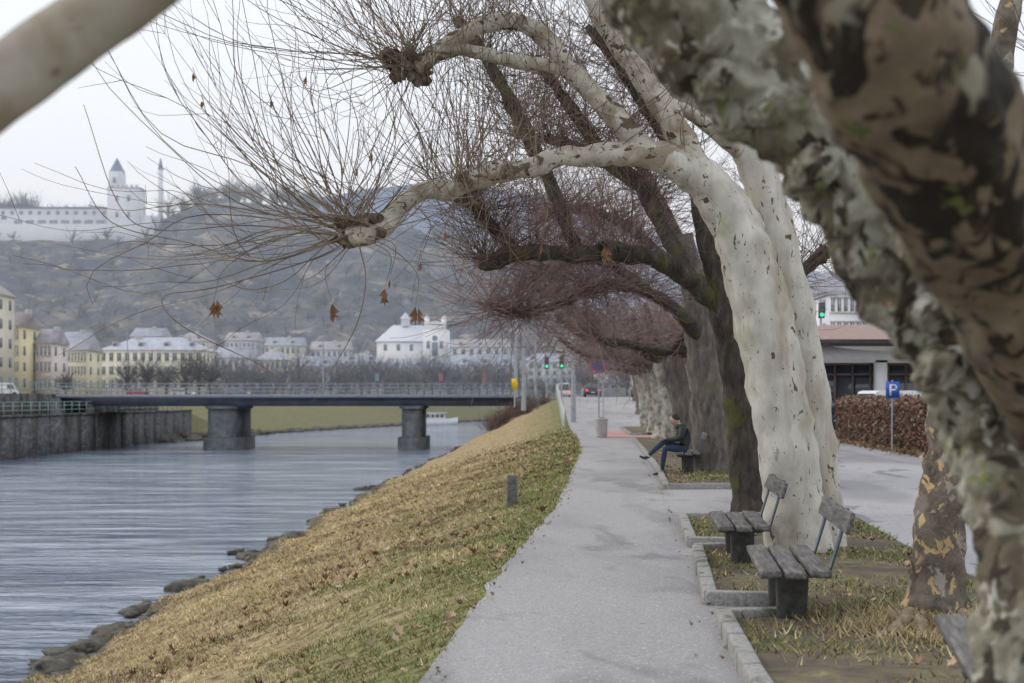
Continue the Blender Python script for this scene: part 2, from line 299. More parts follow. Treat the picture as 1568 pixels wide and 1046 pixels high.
# riverside rocks
def rockacc(pl):
    a=Acc(); bm=bmesh.new(); bmesh.ops.create_icosphere(bm,subdivisions=2,radius=1); V0=np.array([v.co[:] for v in bm.verts]);T0=np.array([[v.index for v in f.verts] for f in bm.faces]);bm.free()
    for (x,y,z,s) in pl:
        o=Vector((x*3.3,y*1.7,z)); V=V0.copy()
        for i in range(len(V)): V[i]*=1+.8*mn.noise(Vector(V0[i])*1.5+o)
        an=random.uniform(0,6.3);c,t=math.cos(an),math.sin(an); V=V@np.array([[c,t,0],[-t,c,0],[0,0,1]])*[s*1.3,s,s*.6]
        a.add(V+[x,y,z],None,T0)
    return a
rk=M('wet_rock',[(.3,(.035,.032,.026)),(.7,(.14,.13,.10))],4,6,.7,.6,14,bdist=.03)
pl=[]
for i in range(560):
    y=20+150*random.random()**1.5; s=random.uniform(.05,.16)*(1+1.1*(random.random()<.12)); pl.append((float(I(y,XW))+random.gauss(-.02,.24),y,-3.0+random.uniform(-.06,.08),s))
for (y,n_) in [(24,6),(26,8),(28.5,5),(31,4),(35,9),(41.5,12),(43,6),(58,8),(74,10),(78,8)]:
    for i in range(n_): pl.append((float(I(y,XW))+random.gauss(0,.3),y+random.gauss(0,.6),-2.97,random.uniform(.12,.30)))
for i in range(90):
    y=random.uniform(150,185); pl.append((float(I(y,XF))+random.uniform(-.5,2.5),y,-3+random.uniform(-.2,.4),random.uniform(.3,.8)))
for i in range(160):
    y=random.uniform(185,300); pl.append((float(I(y,XF))+random.uniform(-1,1),y,-2.9,random.uniform(.3,.7)))
rockacc(pl).obj('riprap_rocks',rk)
# ---------------------------------------------------------------- bark
pale=M('plane_bark_pale',[(.3,(.38,.35,.295)),(.5,(.50,.475,.415)),(.7,(.60,.58,.52))],5,6,.8,.5,26,(1,1,.5),bdist=.012,
  patches=[(2.0,.57,.09,(.35,.30,.235),(1,1,.3)),(7.0,.665,.012,(.10,.08,.052),(1,1,.45)),(13,.665,.014,(.12,.10,.07),(1,1,.45)),(1.7,.66,.02,(.16,.13,.09),(1.3,1.3,.35)),(28,.68,.012,(.18,.15,.11),(1,1,.6)),(3,.64,.08,(.36,.37,.25),(1,1,.5))])
limbm=M('plane_bark_limb',[(.3,(.30,.265,.21)),(.5,(.43,.395,.33)),(.7,(.54,.51,.44))],6,6,.8,.5,26,bdist=.012,
  patches=[(3,.56,.07,(.27,.22,.16),(1,1,1)),(9,.62,.012,(.08,.06,.04),(.6,1,1)),(18,.64,.012,(.10,.08,.055),(1,1,1)),(3.2,.63,.02,(.12,.095,.065),(.6,1,1))])
armb=M('plane_bark_arm',[(.3,(.28,.245,.20)),(.5,(.38,.345,.285)),(.7,(.46,.43,.365))],4,6,.8,.3,30,bdist=.006,patches=[(9,.63,.012,(.10,.085,.065),(1,1,1)),(2.5,.58,.06,(.27,.235,.165),(1,1,1)),(5,.68,.02,(.16,.13,.10),(1,1,1))])
fore=M('plane_bark_mottled',[(.3,(.13,.11,.075)),(.45,(.24,.225,.165)),(.6,(.36,.35,.28)),(.75,(.48,.47,.40))],5,6,.8,.8,22,bdist=.02,
  patches=[(6,.54,.03,(.12,.10,.065),(1,1,.7)),(9,.58,.02,(.045,.037,.024),(1,1,.7)),(7,.61,.025,(.48,.47,.40),(1,1,.8)),(9,.65,.02,(.16,.18,.07),(1,1,1)),(4,.68,.02,(.30,.19,.10),(1,1,1))])
smooth_b=M('plane_bark_brown',[(.3,(.095,.07,.044)),(.5,(.165,.125,.08)),(.7,(.24,.195,.13))],5,6,.75,.4,30,bdist=.01,
  patches=[(5.0,.55,.02,(.018,.013,.008),(1,1,.55)),(12,.60,.015,(.035,.027,.016),(1,1,.8)),(3,.64,.03,(.26,.24,.18),(1,1,1)),(8,.67,.02,(.10,.11,.035),(1,1,1)),(2.6,.72,.03,(.30,.19,.08),(1,1,1))])
smallb=M('plane_bark_orange',[(.3,(.07,.055,.04)),(.6,(.18,.15,.12))],9,6,.85,.8,30,bdist=.015,patches=[(8,.58,.015,(.46,.34,.17),(1,1,.7)),(6,.60,.02,(.32,.30,.26),(1,1,.7))])
dark=M('mossy_bark',[(.3,(.022,.018,.015)),(.6,(.075,.062,.05)),(.75,(.15,.13,.11))],10,6,.95,1.0,25,(1,1,.4),bdist=.03,patches=[(2.5,.60,.06,(.085,.088,.026),(1,1,1))])
knot=M('pollard_knuckle_bark',[(.3,(.04,.03,.022)),(.5,(.12,.09,.062)),(.7,(.26,.21,.16))],14,6,.9,.9,40,bdist=.02)
greyb=M('grey_bark',[(.3,(.07,.06,.052)),(.6,(.18,.155,.135)),(.75,(.30,.27,.245))],9,6,.95,1.0,25,(1,1,.3),bdist=.03,patches=[(2.2,.64,.05,(.13,.13,.06),(1,1,1))])
darkl=M('dark_limb_bark',[(.3,(.03,.025,.022)),(.6,(.085,.07,.062)),(.75,(.15,.13,.115))],9,6,.95,1.0,25,bdist=.03,patches=[(2.2,.60,.05,(.09,.095,.03),(1,1,1))])
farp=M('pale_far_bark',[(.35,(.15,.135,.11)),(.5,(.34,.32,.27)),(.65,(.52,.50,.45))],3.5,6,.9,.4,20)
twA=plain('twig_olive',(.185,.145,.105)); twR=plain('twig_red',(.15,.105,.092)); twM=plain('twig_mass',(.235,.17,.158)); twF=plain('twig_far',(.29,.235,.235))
# ---------------------------------------------------------------- main plane tree
e=empty('pollarded_plane_tree'); a=Acc(); D=15.0
limb(a,LP([(1228,885,62),(1226,850,53),(1216,770,46),(1200,650,45),(1176,520,45),(1152,420,43),(1130,350,39),(1102,300,32),(1060,262,28),(1020,243,24)],D),28,8,.15,5)
limb(a,LP([(1266,870,38,.5),(1256,780,33,.5),(1244,650,32,.5),(1222,520,34,.5),(1196,400,34,.5),(1172,300,30,.5),(1140,215,26,.5),(1078,165,22,.5),(1010,110,19,.4),(960,40,16,.3),(920,-40,13,.2),(860,-130,12,0)],D),18,8,.18,4)
a.obj('trunk',pale,e,True); a=Acc()
limb(a,LP([(1060,262,28),(1020,243,24),(960,234,20),(900,239,16),(860,240,15),(830,251,16),(795,261,14),(760,265,16),(725,277,14),(690,291,15),(660,291,16),(635,298,14),(606,322,15,-.1),(585,348,17,-.2),(556,360,18,-.3),(530,358,15,-.3)],D),20,8,.2,6)
limb(a,LP([(1112,350,24),(1075,285,23),(1050,225,22),(1022,175,20),(985,120,17),(940,60,14),(905,0,11),(880,-80,8)],D),14,8,.14,5)
limb(a,LP([(1015,250,18),(975,215,18),(940,175,18),(905,140,16),(872,105,16),(838,62,15),(805,38,13),(765,33,14),(720,48,12),(680,72,13),(650,95,15,-.1),(630,108,18,-.2)],D),14,8,.2,6)
limb(a,LP([(880,112,10),(840,100,11),(790,95,11),(740,82,10),(700,76,10),(665,88,9)],D),10,8,.15,6)
limb(a,LP([(1130,230,14,.4),(1080,190,11,.2),(1030,160,9,.1),(1000,160,7,0)],D),10,6,.12,6)
a.obj('limbs',limbm,e,True)
a=Acc()
for (u,v,d,sp_) in [(540,356,14.7,24),(555,345,14.7,22),(530,345,14.7,14),(625,108,14.8,22),(610,90,14.8,18),(640,98,14.8,16),(705,275,14.95,10),(762,262,14.95,10),(830,243,14.95,8)]:
    for k in range(int(4+sp_/3)):
        du,dv=random.uniform(-sp_,sp_),random.uniform(-sp_*.6,sp_*.6); p=P(u+du,v+dv,d+random.uniform(-.12,.12)); q=P(u+du*1.7,v+dv*1.6-5,d); w=random.uniform(.03,.075)*(.6+sp_/40); limb(a,[(*p,w),(*[(m+n_)/2 for m,n_ in zip(p,q)],w*.95),(*q,w*.4)],9,4,.6,13)
a.obj('pollard_knuckles',knot,e,True)
a=Acc()
def fan(a,u,v,d,n,a0,a1,l0,l1,r=.007,up=.05,spread=12,yd=.45,**k):
    th=np.radians(R.uniform(a0,a1,n)); dirs=np.stack([np.cos(th),R.normal(0,yd,n),np.sin(th)],1)
    o=np.array([P(u+R.normal(0,spread),v+R.normal(0,spread*.7),d+R.normal(0,.1)) for _ in range(n)])
    return shoots(a,o,dirs,R.uniform(l0,l1,n),r*R.uniform(.6,1.15,n),up=up,bendv=.085,**k)
fan(a,540,346,14.7,40,130,205,2.0,4.2,.0075,.07,K=16,sec=1.6,spread=22)
fan(a,545,340,14.7,30,60,150,1.2,3.2,.0070,.03,K=14,sec=1.4,spread=22)
fan(a,550,342,14.7,22,10,100,1.0,2.8,.0066,.06,K=12,sec=1.3,spread=20)
fan(a,535,362,14.7,10,180,240,1.4,2.8,.0062,.11,K=14,sec=1,spread=14)
fan(a,615,90,14.8,48,110,200,1.4,3.6,.0070,.07,K=14,sec=1.5,spread=18)
fan(a,625,95,14.8,32,20,120,.8,2.4,.0066,.06,K=11,sec=1.2,spread=16)
fan(a,620,110,14.8,14,190,260,.8,2.2,.0058,.13,K=12,sec=1)
fan(a,705,275,14.9,36,50,140,1.2,2.8,.0066,.05,spread=22,sec=1.1,K=11)
fan(a,765,258,14.9,26,50,130,.8,2.4,.0066,.05,spread=24,sec=1.1,K=11)
fan(a,650,105,14.8,24,50,150,1.0,2.6,.0062,.05,spread=18,sec=1.1,K=11)
for (u,v) in [(830,240),(900,225),(960,200),(880,110),(810,45),(940,60),(1000,120),(1060,230),(760,35),(720,55),(670,290),(850,100)]: fan(a,u,v,15,16,30,150,.6,2.4,.0060,.06,spread=18,yd=.7,sec=1,K=10)
fan(a,720,295,14.8,18,190,300,.5,1.6,.005,.08,spread=34,sec=1,K=10)
fan(a,800,262,14.8,12,190,300,.5,1.2,.005,.08,spread=34,sec=1,K=10)
leafp=[(328,470),(508,475),(590,450),(637,480),(925,388),(295,115),(308,157),(827,378),(682,358),(548,262),(645,405),(598,432),(570,238),(415,155),(470,120)]
start={4:(905,245),7:(800,262),8:(660,298),10:(640,300)}
for i,(u,v) in enumerate(leafp):
    s=start.get(i,(545,362) if v>200 else (540,340)); p0=np.array(P(*s,14.7)); p3=np.array(P(u,v-12,14.3))
    sg=-1 if u<545 else 1; dx=abs(p3[0]-p0[0])
    mid=p0*.6+p3*.4+np.array([sg*.12*dx,0,.12*dx+.1 if v>300 else -.05]); m2=p0*.15+p3*.85+np.array([sg*.1,0,.22 if v>300 else -.1])
    q=catmull([p0,mid,m2,p3],6); a.tubes(q[:,None,:],np.linspace(.0065,.003,len(q))[:,None],4)
for pts_ in ([(530,372),(470,400),(330,440),(250,455),(280,500),(400,560),(430,590)],[(550,375),(560,430),(545,500),(500,580),(480,615)],[(525,365),(400,400),(290,372),(170,340),(115,255)],[(520,360),(380,345),(240,352),(180,310),(128,160)]):
    q=catmull([P(u,v,14.6-.03*i) for i,(u,v) in enumerate(pts_)],6); a.tubes(q[:,None,:],np.linspace(.0075,.0035,len(q))[:,None],4)
a.obj('shoots',twA,e,True)
mh=M('hanging_leaf',[(.3,(.12,.06,.032)),(.7,(.29,.17,.095))],14,4,.8)
a=Acc();prof=[(0,-.5),(.10,-.3),(.20,-.1),(.13,.05),(.24,.32),(.10,.28),(.02,.6),(-.07,.3),(-.2,.46),(-.12,.05),(-.22,0),(-.10,-.3)]
for i,(u,v) in enumerate(leafp):
    for rep in range(2 if i<5 else 1):
        p=np.array(P(u+random.uniform(-5,5)*rep,v+4,14.3)); s=random.uniform(.15,.20) if i<5 else .09; an=random.uniform(-.7,.7)+rep*1.2; V_=[]
        for x,z in prof:
            x*=random.uniform(.7,1.25); fold=abs(x)*s*1.6+.35*z*z*s; V_.append((x*s*math.cos(an)*1.1+fold*math.sin(an),x*s*math.sin(an)-fold*math.cos(an),-z*s*.95+random.uniform(-.012,.012)))
        V_.append((0,.0,0)); a.add(np.array(V_)+p,None,[[k,(k+1)%12,12] for k in range(12)])
a.obj('dead_leaves',mh,e)
# ---------------------------------------------------------------- foreground plane tree
e=empty('foreground_plane_tree'); a=Acc()
limb(a,LP([(1610,1600,3.7,150),(1590,1350,3.8,100),(1578,1150,3.9,80),(1574,1046,3.9,72),(1566,900,4,66),(1545,780,4.1,64),(1512,670,4.2,72),(1484,570,4.2,80),(1440,490,4.2,78),(1390,405,4.2,84),(1335,310,4.2,86),(1262,210,4.2,88),(1165,118,4.2,90),(1062,40,4.2,86),(970,-60,4.2,82),(900,-200,4.1,70),(860,-420,4,50)]),96,24,.20,4.5,.18)
for (u,v,d,r) in [(1390,350,4.05,52),(1180,160,4.1,45),(1245,260,4.05,45),(1440,560,4.05,46),(1510,640,4.1,44),(1330,395,4.1,40),(1100,120,4.1,42),(1465,440,4.05,50),(1290,330,4.1,40),(1420,480,4.05,40),(1530,760,4.05,36),(1550,930,3.95,36)]:
    p=P(u,v,d); w=r*d/F; limb(a,[(p[0]-w*.5,p[1],p[2]+w*.5,w*.45),(*p,w),(p[0]+w*.5,p[1],p[2]-w*.5,w*.45)],30,10,.4,9,.25)
a.obj('trunk',fore,e,True)
a=Acc()
limb(a,LP([(1590,640,4.1,60),(1575,540,3.8,82),(1540,430,3.6,104),(1480,300,3.35,118),(1415,160,3.15,128),(1350,40,3.0,134),(1275,-110,2.9,130),(1150,-300,2.8,110),(1000,-430,2.8,90)]),72,16,.14,5,.05)
p=P(1415,350,3.6)
limb(a,[(p[0]-.05,p[1],p[2]+.02,.04),(*p,.085),(p[0]+.1,p[1]+.1,p[2]-.03,.07)],24,8,.25,9,.1)
a.obj('limb_over_camera',smooth_b,e,True)
a=Acc();limb(a,LP([(1150,-300,2.8,90),(900,-420,2.9,80),(600,-340,3.0,70),(385,-180,3.0,58),(240,-45,3.0,54),(115,48,3,54),(0,134,3,55),(-150,238,3,54),(-350,330,3.05,50),(-520,300,3.1,38)]),40,12,.08,5)
a.obj('limb_pale',armb,e,True)
a=Acc(); fan(a,-520,300,3.1,40,60,200,.6,1.6,.005,.05,spread=30)
fan(a,870,-430,4,60,30,150,.6,1.8,.005,.05,spread=30)
a.obj('shoots',twA,e,True)
# ---------------------------------------------------------------- small tree
e=empty('young_plane_tree'); a=Acc(); d=10.1
limb(a,LP([(1412,1035,95),(1420,985,64),(1434,900,42),(1440,800,38),(1452,700,36),(1462,560,34),(1478,400,30),(1500,250,26),(1530,100,20),(1560,-60,14)],d),26,8,.24,6,.1)
limb(a,LP([(1490,330,18),(1560,230,15),(1620,120,10)],d),10,6,.1,5)
a.obj('trunk',smallb,e,True)
a=Acc()
for (x0,y0,x1,y1,w) in [(2.75,9.9,2.15,9.3,.035),(2.8,9.8,2.5,9.2,.03),(3.1,9.9,3.5,9.2,.035)]:
    mid=((x0+x1)/2+.05,(y0+y1)/2-.03,.075)
    limb(a,[(x0,y0,.16,w*1.6),(*mid,w),(x1,y1,.04,w*.4)],10,7,.5,9)
a.obj('roots',M('root_bark',[(.3,(.13,.10,.065)),(.7,(.33,.27,.19))],10,6,.9,.6,30),e,True)
a=Acc(); fan(a,1620,120,10.1,40,20,160,.6,1.8,.005,.05,spread=10,yd=.8); fan(a,1560,-60,10.1,60,20,160,.6,1.8,.005,.05,spread=10,yd=.8); a.obj('shoots',twA,e,True)
n=6000; an=R.uniform(0,6.28,n); rr=.2+abs(R.normal(0,.32,n)); x=2.97+rr*np.cos(an); y=9.9+rr*np.sin(an); ok=x>1.7; blades('root_straw',x[ok],y[ok],np.full(ok.sum(),.08)+np.clip(.35-rr[ok],0,.2)*.5,np.full(ok.sum(),.04),.07,.85)
# ---------------------------------------------------------------- dark trees (hand laid)
def alongshoots(a,q,n,l0,l1,r,up=.05,yd=.8,zb=.7,sec=1.1):
    i=R.randint(len(q)//3,len(q),n); o=q[i,:3]+R.normal(0,.05,(n,3)); dirs=R.normal(0,1,(n,3))*[1,yd,.7]+[0,0,zb]
    return shoots(a,o,dirs,R.uniform(l0,l1,n),r*R.uniform(.6,1.2,n),K=9,up=up,wob=.07,sec=sec)
def handtree(name,trunk,limbs_,d,bark,nsh,lsh,rt,mat,zb=.7,lb=None):
    e=empty(name);a=Acc();b=Acc();limb(a,LP(trunk,d),16,8,.18,3);a.obj('trunk',bark,e,True);a=Acc()
    for l,ns in limbs_:
        q=limb(a,LP([(r[0],r[1],r[2]*.8,*r[3:]) for r in l],d),10,8,.45,4)
        for _ in range(5):
            k=random.randint(len(q)//3,len(q)-1);p=q[k,:3];r=q[k,3]; limb(a,[(p[0]-r*.6,p[1],p[2],r*.6),(*p,r*1.3),(p[0]+r*.6,p[1],p[2]+r*.7,r*.5)],8,3,.5,7)
        alongshoots(b,q,int(nsh*ns),*lsh,rt,zb=zb)
    a.obj('limbs',lb or bark,e,True);b.obj('twigs',mat,e,True)
handtree('mossy_pollard_tree',[(1147,800,36),(1146,770,28),(1138,680,24),(1128,580,24),(1112,480,25),(1095,400,21),(1075,320,17),(1060,220,12)],[
 ([(1105,480,20),(1060,430,19,-.3),(1000,396,18,-.6),(940,386,17,-.8),(880,390,16,-1),(810,386,15,-1.2),(750,402,14,-1.3),(735,400,8,-1.3)],1.3),
 ([(885,388,12,-1),(862,330,13,-.8),(838,270,13,-.6),(800,190,14,-.4),(768,130,13,-.2),(735,75,12,0),(700,30,10,.2)],1.3),
 ([(800,392,12,-1.2),(760,355,12,-1.2),(725,312,12,-1.3),(700,298,9,-1.3)],.9),
 ([(1062,432,15,-.3),(1015,350,15,.3),(985,290,14,.6),(930,240,13,.8),(870,160,12,1),(820,90,9,1.2)],1.2),
 ([(1100,430,16),(1160,440,15,.3),(1215,425,15,.6),(1262,385,12,.8)],.6),
 ([(1070,300,14),(1010,200,12,.5),(960,120,10,.8),(900,40,8,1)],1.0),
 ([(985,290,10,.6),(900,235,11,.9),(850,215,10,1.2),(790,205,8,1.3)],.8)],20.6,dark,240,(.6,2.1),.0066,twR)
handtree('old_pollard_tree',[(1092,735,44),(1090,710,32),(1084,620,27),(1076,520,25),(1062,430,20),(1045,360,15)],[
 ([(1074,520,16),(1030,470,13,-1),(970,440,11,-2),(910,440,10,-3),(860,465,8,-3.5)],1.7),
 ([(1066,450,14),(1010,390,11,-.5),(950,340,9,-1),(880,320,8,-1.5),(820,340,7,-2)],1.7),
 ([(1060,420,13),(1020,330,12,.5),(980,250,10,1),(960,180,8,1)],1.3),
 ([(1062,440,12),(1110,400,11,1),(1150,340,9,1.5),(1180,290,8,2)],1.0),
 ([(990,440,9,-2),(920,400,8,-2.5),(850,410,7,-3),(790,440,6,-3)],1.6),
 ([(860,465,8,-3.5),(800,480,6,-4),(750,470,5,-4)],1.2)],31.5,greyb,280,(.7,2.4),.0086,twM,zb=.35,lb=darkl)
def pollard(name,x,y,z0,hh,sc,bark,twm,nl=6,ns=90,lean=-1.0,rt=.011,tr=.32):
    e=empty(name);a=Acc();b=Acc()
    top=np.array([x+lean*.4,y,z0+hh]); limb(a,[(x,y,z0-.2,tr*1.5),(x,y,z0+.3,tr*1.05),(x+lean*.1,y,z0+hh*.5,tr*.9),(*top,tr*.8)],12,6,.3,3)
    a.obj('trunk',bark,e,True);a=Acc()
    for i in range(nl):
        an=i*2*math.pi/nl+random.uniform(-.4,.4); ln=random.uniform(2,3.6)*sc; c,s=math.cos(an),math.sin(an); upz=random.uniform(.5,1.9)*sc
        x1=top+np.array([c*ln*.4,s*ln*.4,upz*.3]); x2=top+np.array([c*ln*.75,s*ln*.75,upz*.45]); x3=top+np.array([c*ln,s*ln,upz])
        q=limb(a,[(*top,tr*.45),(*x1,tr*.36),(*x2,tr*.3),(*x3,tr*.26)],8,5,.4,3); alongshoots(b,q,ns,.7*sc,2.3*sc,rt,zb=.35)
    a.obj('limbs',darkl,e,True);b.obj('twigs',twm,e,True)
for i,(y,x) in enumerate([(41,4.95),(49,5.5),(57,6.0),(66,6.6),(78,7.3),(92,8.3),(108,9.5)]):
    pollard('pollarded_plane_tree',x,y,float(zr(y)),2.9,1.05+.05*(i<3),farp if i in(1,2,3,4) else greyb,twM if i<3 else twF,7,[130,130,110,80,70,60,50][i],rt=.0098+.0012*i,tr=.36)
# ---------------------------------------------------------------- benches
wood=M('weathered_wood',[(.3,(.055,.05,.046)),(.5,(.115,.108,.10)),(.7,(.21,.20,.19))],9,6,.7,.6,60,(4,.35,4),bdist=.006)
iron=flat('bench_iron',(.11,.13,.15),.4,.5); conc=M('bench_concrete',[(.3,(.035,.035,.032)),(.7,(.10,.095,.09))],12,6,.9,.6)
def bench(x,y,z,rz,L_=1.8):
    e=empty('park_bench'); e.location=(x,y,z); e.rotation_euler=(0,0,rz)
    a=Acc()
    for k,(dx,dz) in enumerate([(-.17,0.008),(0,0),(.17,0.012)]): a.box(dx,.012*k,.40+dz,.145,L_,.05,ry=[-.08,0,.06][k])
    o=a.obj('seat',wood,e);m=o.modifiers.new('b','BEVEL');m.width=.012;m.segments=2
    a=Acc(); a.box(.36,0,.76,.035,L_,.15,ry=.28)
    o=a.obj('backrest',wood,e);m=o.modifiers.new('b','BEVEL');m.width=.01;m.segments=2
    a=Acc()
    for yy in (-.28,.62):
        a.box(.02,yy,.15,.20,.13,.36,taper=1.15); a.box(0,yy,.345,.44,.09,.05)
    o=a.obj('pedestals',conc,e);m=o.modifiers.new('b','BEVEL');m.width=.012
    a=Acc()
    for yy in (-.55,.55):
        for s in (-.02,.02): a.tubes(np.array([[(-.2,yy+s,.365)],[(.2,yy+s,.36)],[(.26,yy+s,.40)],[(.33,yy+s,.63)],[(.385,yy+s,.84)]]),np.full((5,1),.011),6)
    a.obj('brackets',iron,e,True)
bench(2.03,10.65,.04,-.11)
bench(2.22,14.1,.04,-.09)
bench(2.27,6.6,.09,-.2)
bench(3.72,30.55,.09,-.08)
# ---------------------------------------------------------------- stone marker post
a=Acc(); a.box(0.0,25,-.05,.19,.16,.72,.1,taper=.93); o=a.obj('stone_marker_post',M('post_stone',[(.3,(.07,.075,.07)),(.7,(.22,.22,.21))],14,6,.9,.8,40)); m=o.modifiers.new('b','BEVEL');m.width=.02;m.segments=2
# ---------------------------------------------------------------- seated person
def skin_mesh(verts,edges,root=0,sub=2):
    me=bpy.data.meshes.new('tmp'); me.from_pydata([v[:3] for v in verts],edges,[]); o=bpy.data.objects.new('tmp',me); S.collection.objects.link(o)
    m=o.modifiers.new('s','SKIN'); m.use_smooth_shade=True
    sl=me.skin_vertices[0]
    for i,v in enumerate(verts): r=v[3]; sl.data[i].radius=(r,v[4] if len(v)>4 else r)
    sl.data[root].use_root=True
    s=o.modifiers.new('u','SUBSURF'); s.levels=sub; s.render_levels=sub
    dg=bpy.context.evaluated_depsgraph_get(); out=bpy.data.meshes.new_from_object(o.evaluated_get(dg)); bpy.data.objects.remove(o); return out
e=empty('seated_man'); bx,by=3.68,30.3
V=[(bx,by,.58,.13),(bx-.03,by,.74,.145),(bx-.07,by,.90,.155),(bx-.11,by,1.02,.12),(bx-.165,by,1.09,.062),(bx-.20,by,1.135,.058),
 (bx-.09,by-.17,1.0,.085),(bx-.16,by-.23,.80,.068),(bx-.36,by-.13,.78,.05),(bx-.43,by-.08,.80,.035),
 (bx-.09,by+.17,1.0,.085),(bx-.16,by+.23,.80,.068),(bx-.36,by+.13,.78,.05),(bx-.43,by+.08,.80,.035),
 (bx-.06,by-.10,.57,.105),(bx-.28,by-.11,.60,.085),(bx-.46,by-.10,.60,.066),(bx-.50,by-.09,.34,.056),(bx-.52,by-.09,.13,.042),
 (bx-.06,by+.10,.57,.105),(bx-.28,by+.06,.66,.085),(bx-.47,by-.0,.74,.066),(bx-.66,by-.03,.58,.054),(bx-.80,by-.05,.45,.042)]
E=[(0,1),(1,2),(2,3),(3,4),(4,5),(3,6),(6,7),(7,8),(8,9),(3,10),(10,11),(11,12),(12,13),(0,14),(14,15),(15,16),(16,17),(17,18),(0,19),(19,20),(20,21),(21,22),(22,23)]
me=skin_mesh(V,E)
jk=M('jacket',[(.3,(.012,.015,.014)),(.7,(.04,.046,.042))],20,4,.55,.3,30); jn=M('jeans',[(.3,(.018,.03,.06)),(.7,(.05,.072,.12))],25,5,.9,.2)
sk=flat('skin',(.50,.32,.24),.55,var=.05); hr=flat('hair',(.02,.015,.012),.6); sh=flat('shoe',(.03,.028,.027),.5); gc=flat('green_collar',(.07,.11,.05),.8)
for mm in (jk,jn,sk,gc): me.materials.append(mm)
for f in me.polygons:
    c=f.center; f.material_index=1 if (c.z<.60 or (c.x<bx-.2 and c.z<.71) or (c.x<bx-.38 and c.z<.8 and abs(c.y-by)<.07)) else (2 if (c.z>1.11 and c.x<bx-.1) else 0)
link(bpy.data.objects.new('body',me),e)
a=Acc(); th=np.linspace(0,6.283,17)[:-1]
ring=np.array([[ (bx-.125+.085*math.cos(t),by+.1*math.sin(t),1.065+.03*math.cos(t)) ] for t in np.append(th,0)]); a.tubes(ring,np.full((17,1),.034),8); a.obj('collar',jk,e,True)
a=Acc(); ring2=ring*1.0; ring2[:,:,2]+=.035; ring2[:,:,0]-=.01; a.tubes(ring2,np.full((17,1),.018),8); a.obj('scarf',gc,e,True)
hx,hz=bx-.245,1.19
def blob(name,c,s,mat,par,f=None,sub=3,tilt=0.0):
    bm=bmesh.new(); bmesh.ops.create_icosphere(bm,subdivisions=sub,radius=1)
    for v in bm.verts:
        p=v.co.copy()
        if f: p=f(p)
        x,y,z=p.x*s[0],p.y*s[1],p.z*s[2]; ct,st_=math.cos(tilt),math.sin(tilt); v.co=(c[0]+x*ct+z*st_,c[1]+y,c[2]-x*st_+z*ct)
    for f_ in bm.faces: f_.smooth=True
    m=bpy.data.meshes.new(name);bm.to_mesh(m);bm.free();m.materials.append(mat);o=bpy.data.objects.new(name,m);link(o,par);return o
def hf(p):
    x,y,z=p.x,p.y,p.z
    if z<-.2: y*=1-.35*(-z-.2); 
    if x<-.6 and abs(y)<.22 and -.35<z<.1: x-=.22*(1-abs(y)/.22)*(1-(z+.1)*(z+.1)*6 if abs(z+.1)<.4 else 0)
    if z<-.6 and x<0: x-=.08
    return Vector((x,y,z))
blob('head',(hx,by,hz),(.098,.078,.118),sk,e,hf,4,-.45)
def hairf(p):
    x,y,z=p.x,p.y,p.z
    if x<-.35 and z<.45: x=-.35+(x+.35)*.1
    if z<-.35: z=-.35-.1*(abs(z)-.35)
    return Vector((x,y,z))
blob('hair',(hx+.014,by,hz+.024),(.104,.087,.114),hr,e,hairf,3,-.45)
for s in (-1,1):
    blob('ear',(hx+.01,by+s*.079,hz-.01),(.018,.010,.03),sk,e,None,2); blob('eye',(hx-.088,by+s*.03,hz-.035),(.009,.011,.007),hr,e,None,2)
    blob('eyebrow',(hx-.09,by+s*.03,hz-.012),(.008,.018,.004),hr,e,None,2)
blob('mouth',(hx-.062,by,hz-.098),(.012,.022,.006),flat('lips',(.35,.14,.12)),e,None,2)
for s in (-1,1):
    w=(bx-.43,by+s*.08,.80); V=[(*w,.028),(w[0]-.05,w[1]-s*.015,w[2]+.01,.032,.018),(w[0]-.085,w[1]-s*.02,w[2]+.015,.033,.015)];E=[(0,1),(1,2)]
    for k in range(4):
        off=(k-1.5)*.019; ln=[.062,.075,.07,.055][k]; b0=len(V)
        V+=[(w[0]-.09,w[1]-s*.02-s*.004,w[2]+.015+off,.009),(w[0]-.09-ln*.5,w[1]-s*.035,w[2]+.02+off,.008),(w[0]-.09-ln*.75,w[1]-s*.06,w[2]+.02+off,.007)]
        E+=[(2,b0),(b0,b0+1),(b0+1,b0+2)]
    b0=len(V); V+=[(w[0]-.05,w[1]-s*.04,w[2]+.035,.011),(w[0]-.085,w[1]-s*.055,w[2]+.05,.009)];E+=[(1,b0),(b0,b0+1)]
    m=skin_mesh(V,E,1,1);m.materials.append(sk);link(bpy.data.objects.new('hand',m),e)
a=Acc(); a.box(bx-.53,by,.84,.012,.24,.17,ry=-.9); a.obj('book',flat('paper',(.5,.5,.48)),e)
for (ax,ay,az,tl) in [(bx-.52,by-.09,.13,0),(bx-.80,by-.05,.45,.35)]:
    V=[(ax+.035,ay,az-.04,.04),(ax,ay,az,.046),(ax-.07,ay,az-.055-.02*tl,.044,.036),(ax-.16,ay-.01,az-.075+tl*.12,.044,.026),(ax-.2,ay-.01,az-.075+tl*.2,.036,.02)]
    m=skin_mesh(V,[(0,1),(1,2),(2,3),(3,4)],1,2);m.materials.append(sh);link(bpy.data.objects.new('shoe',m),e)
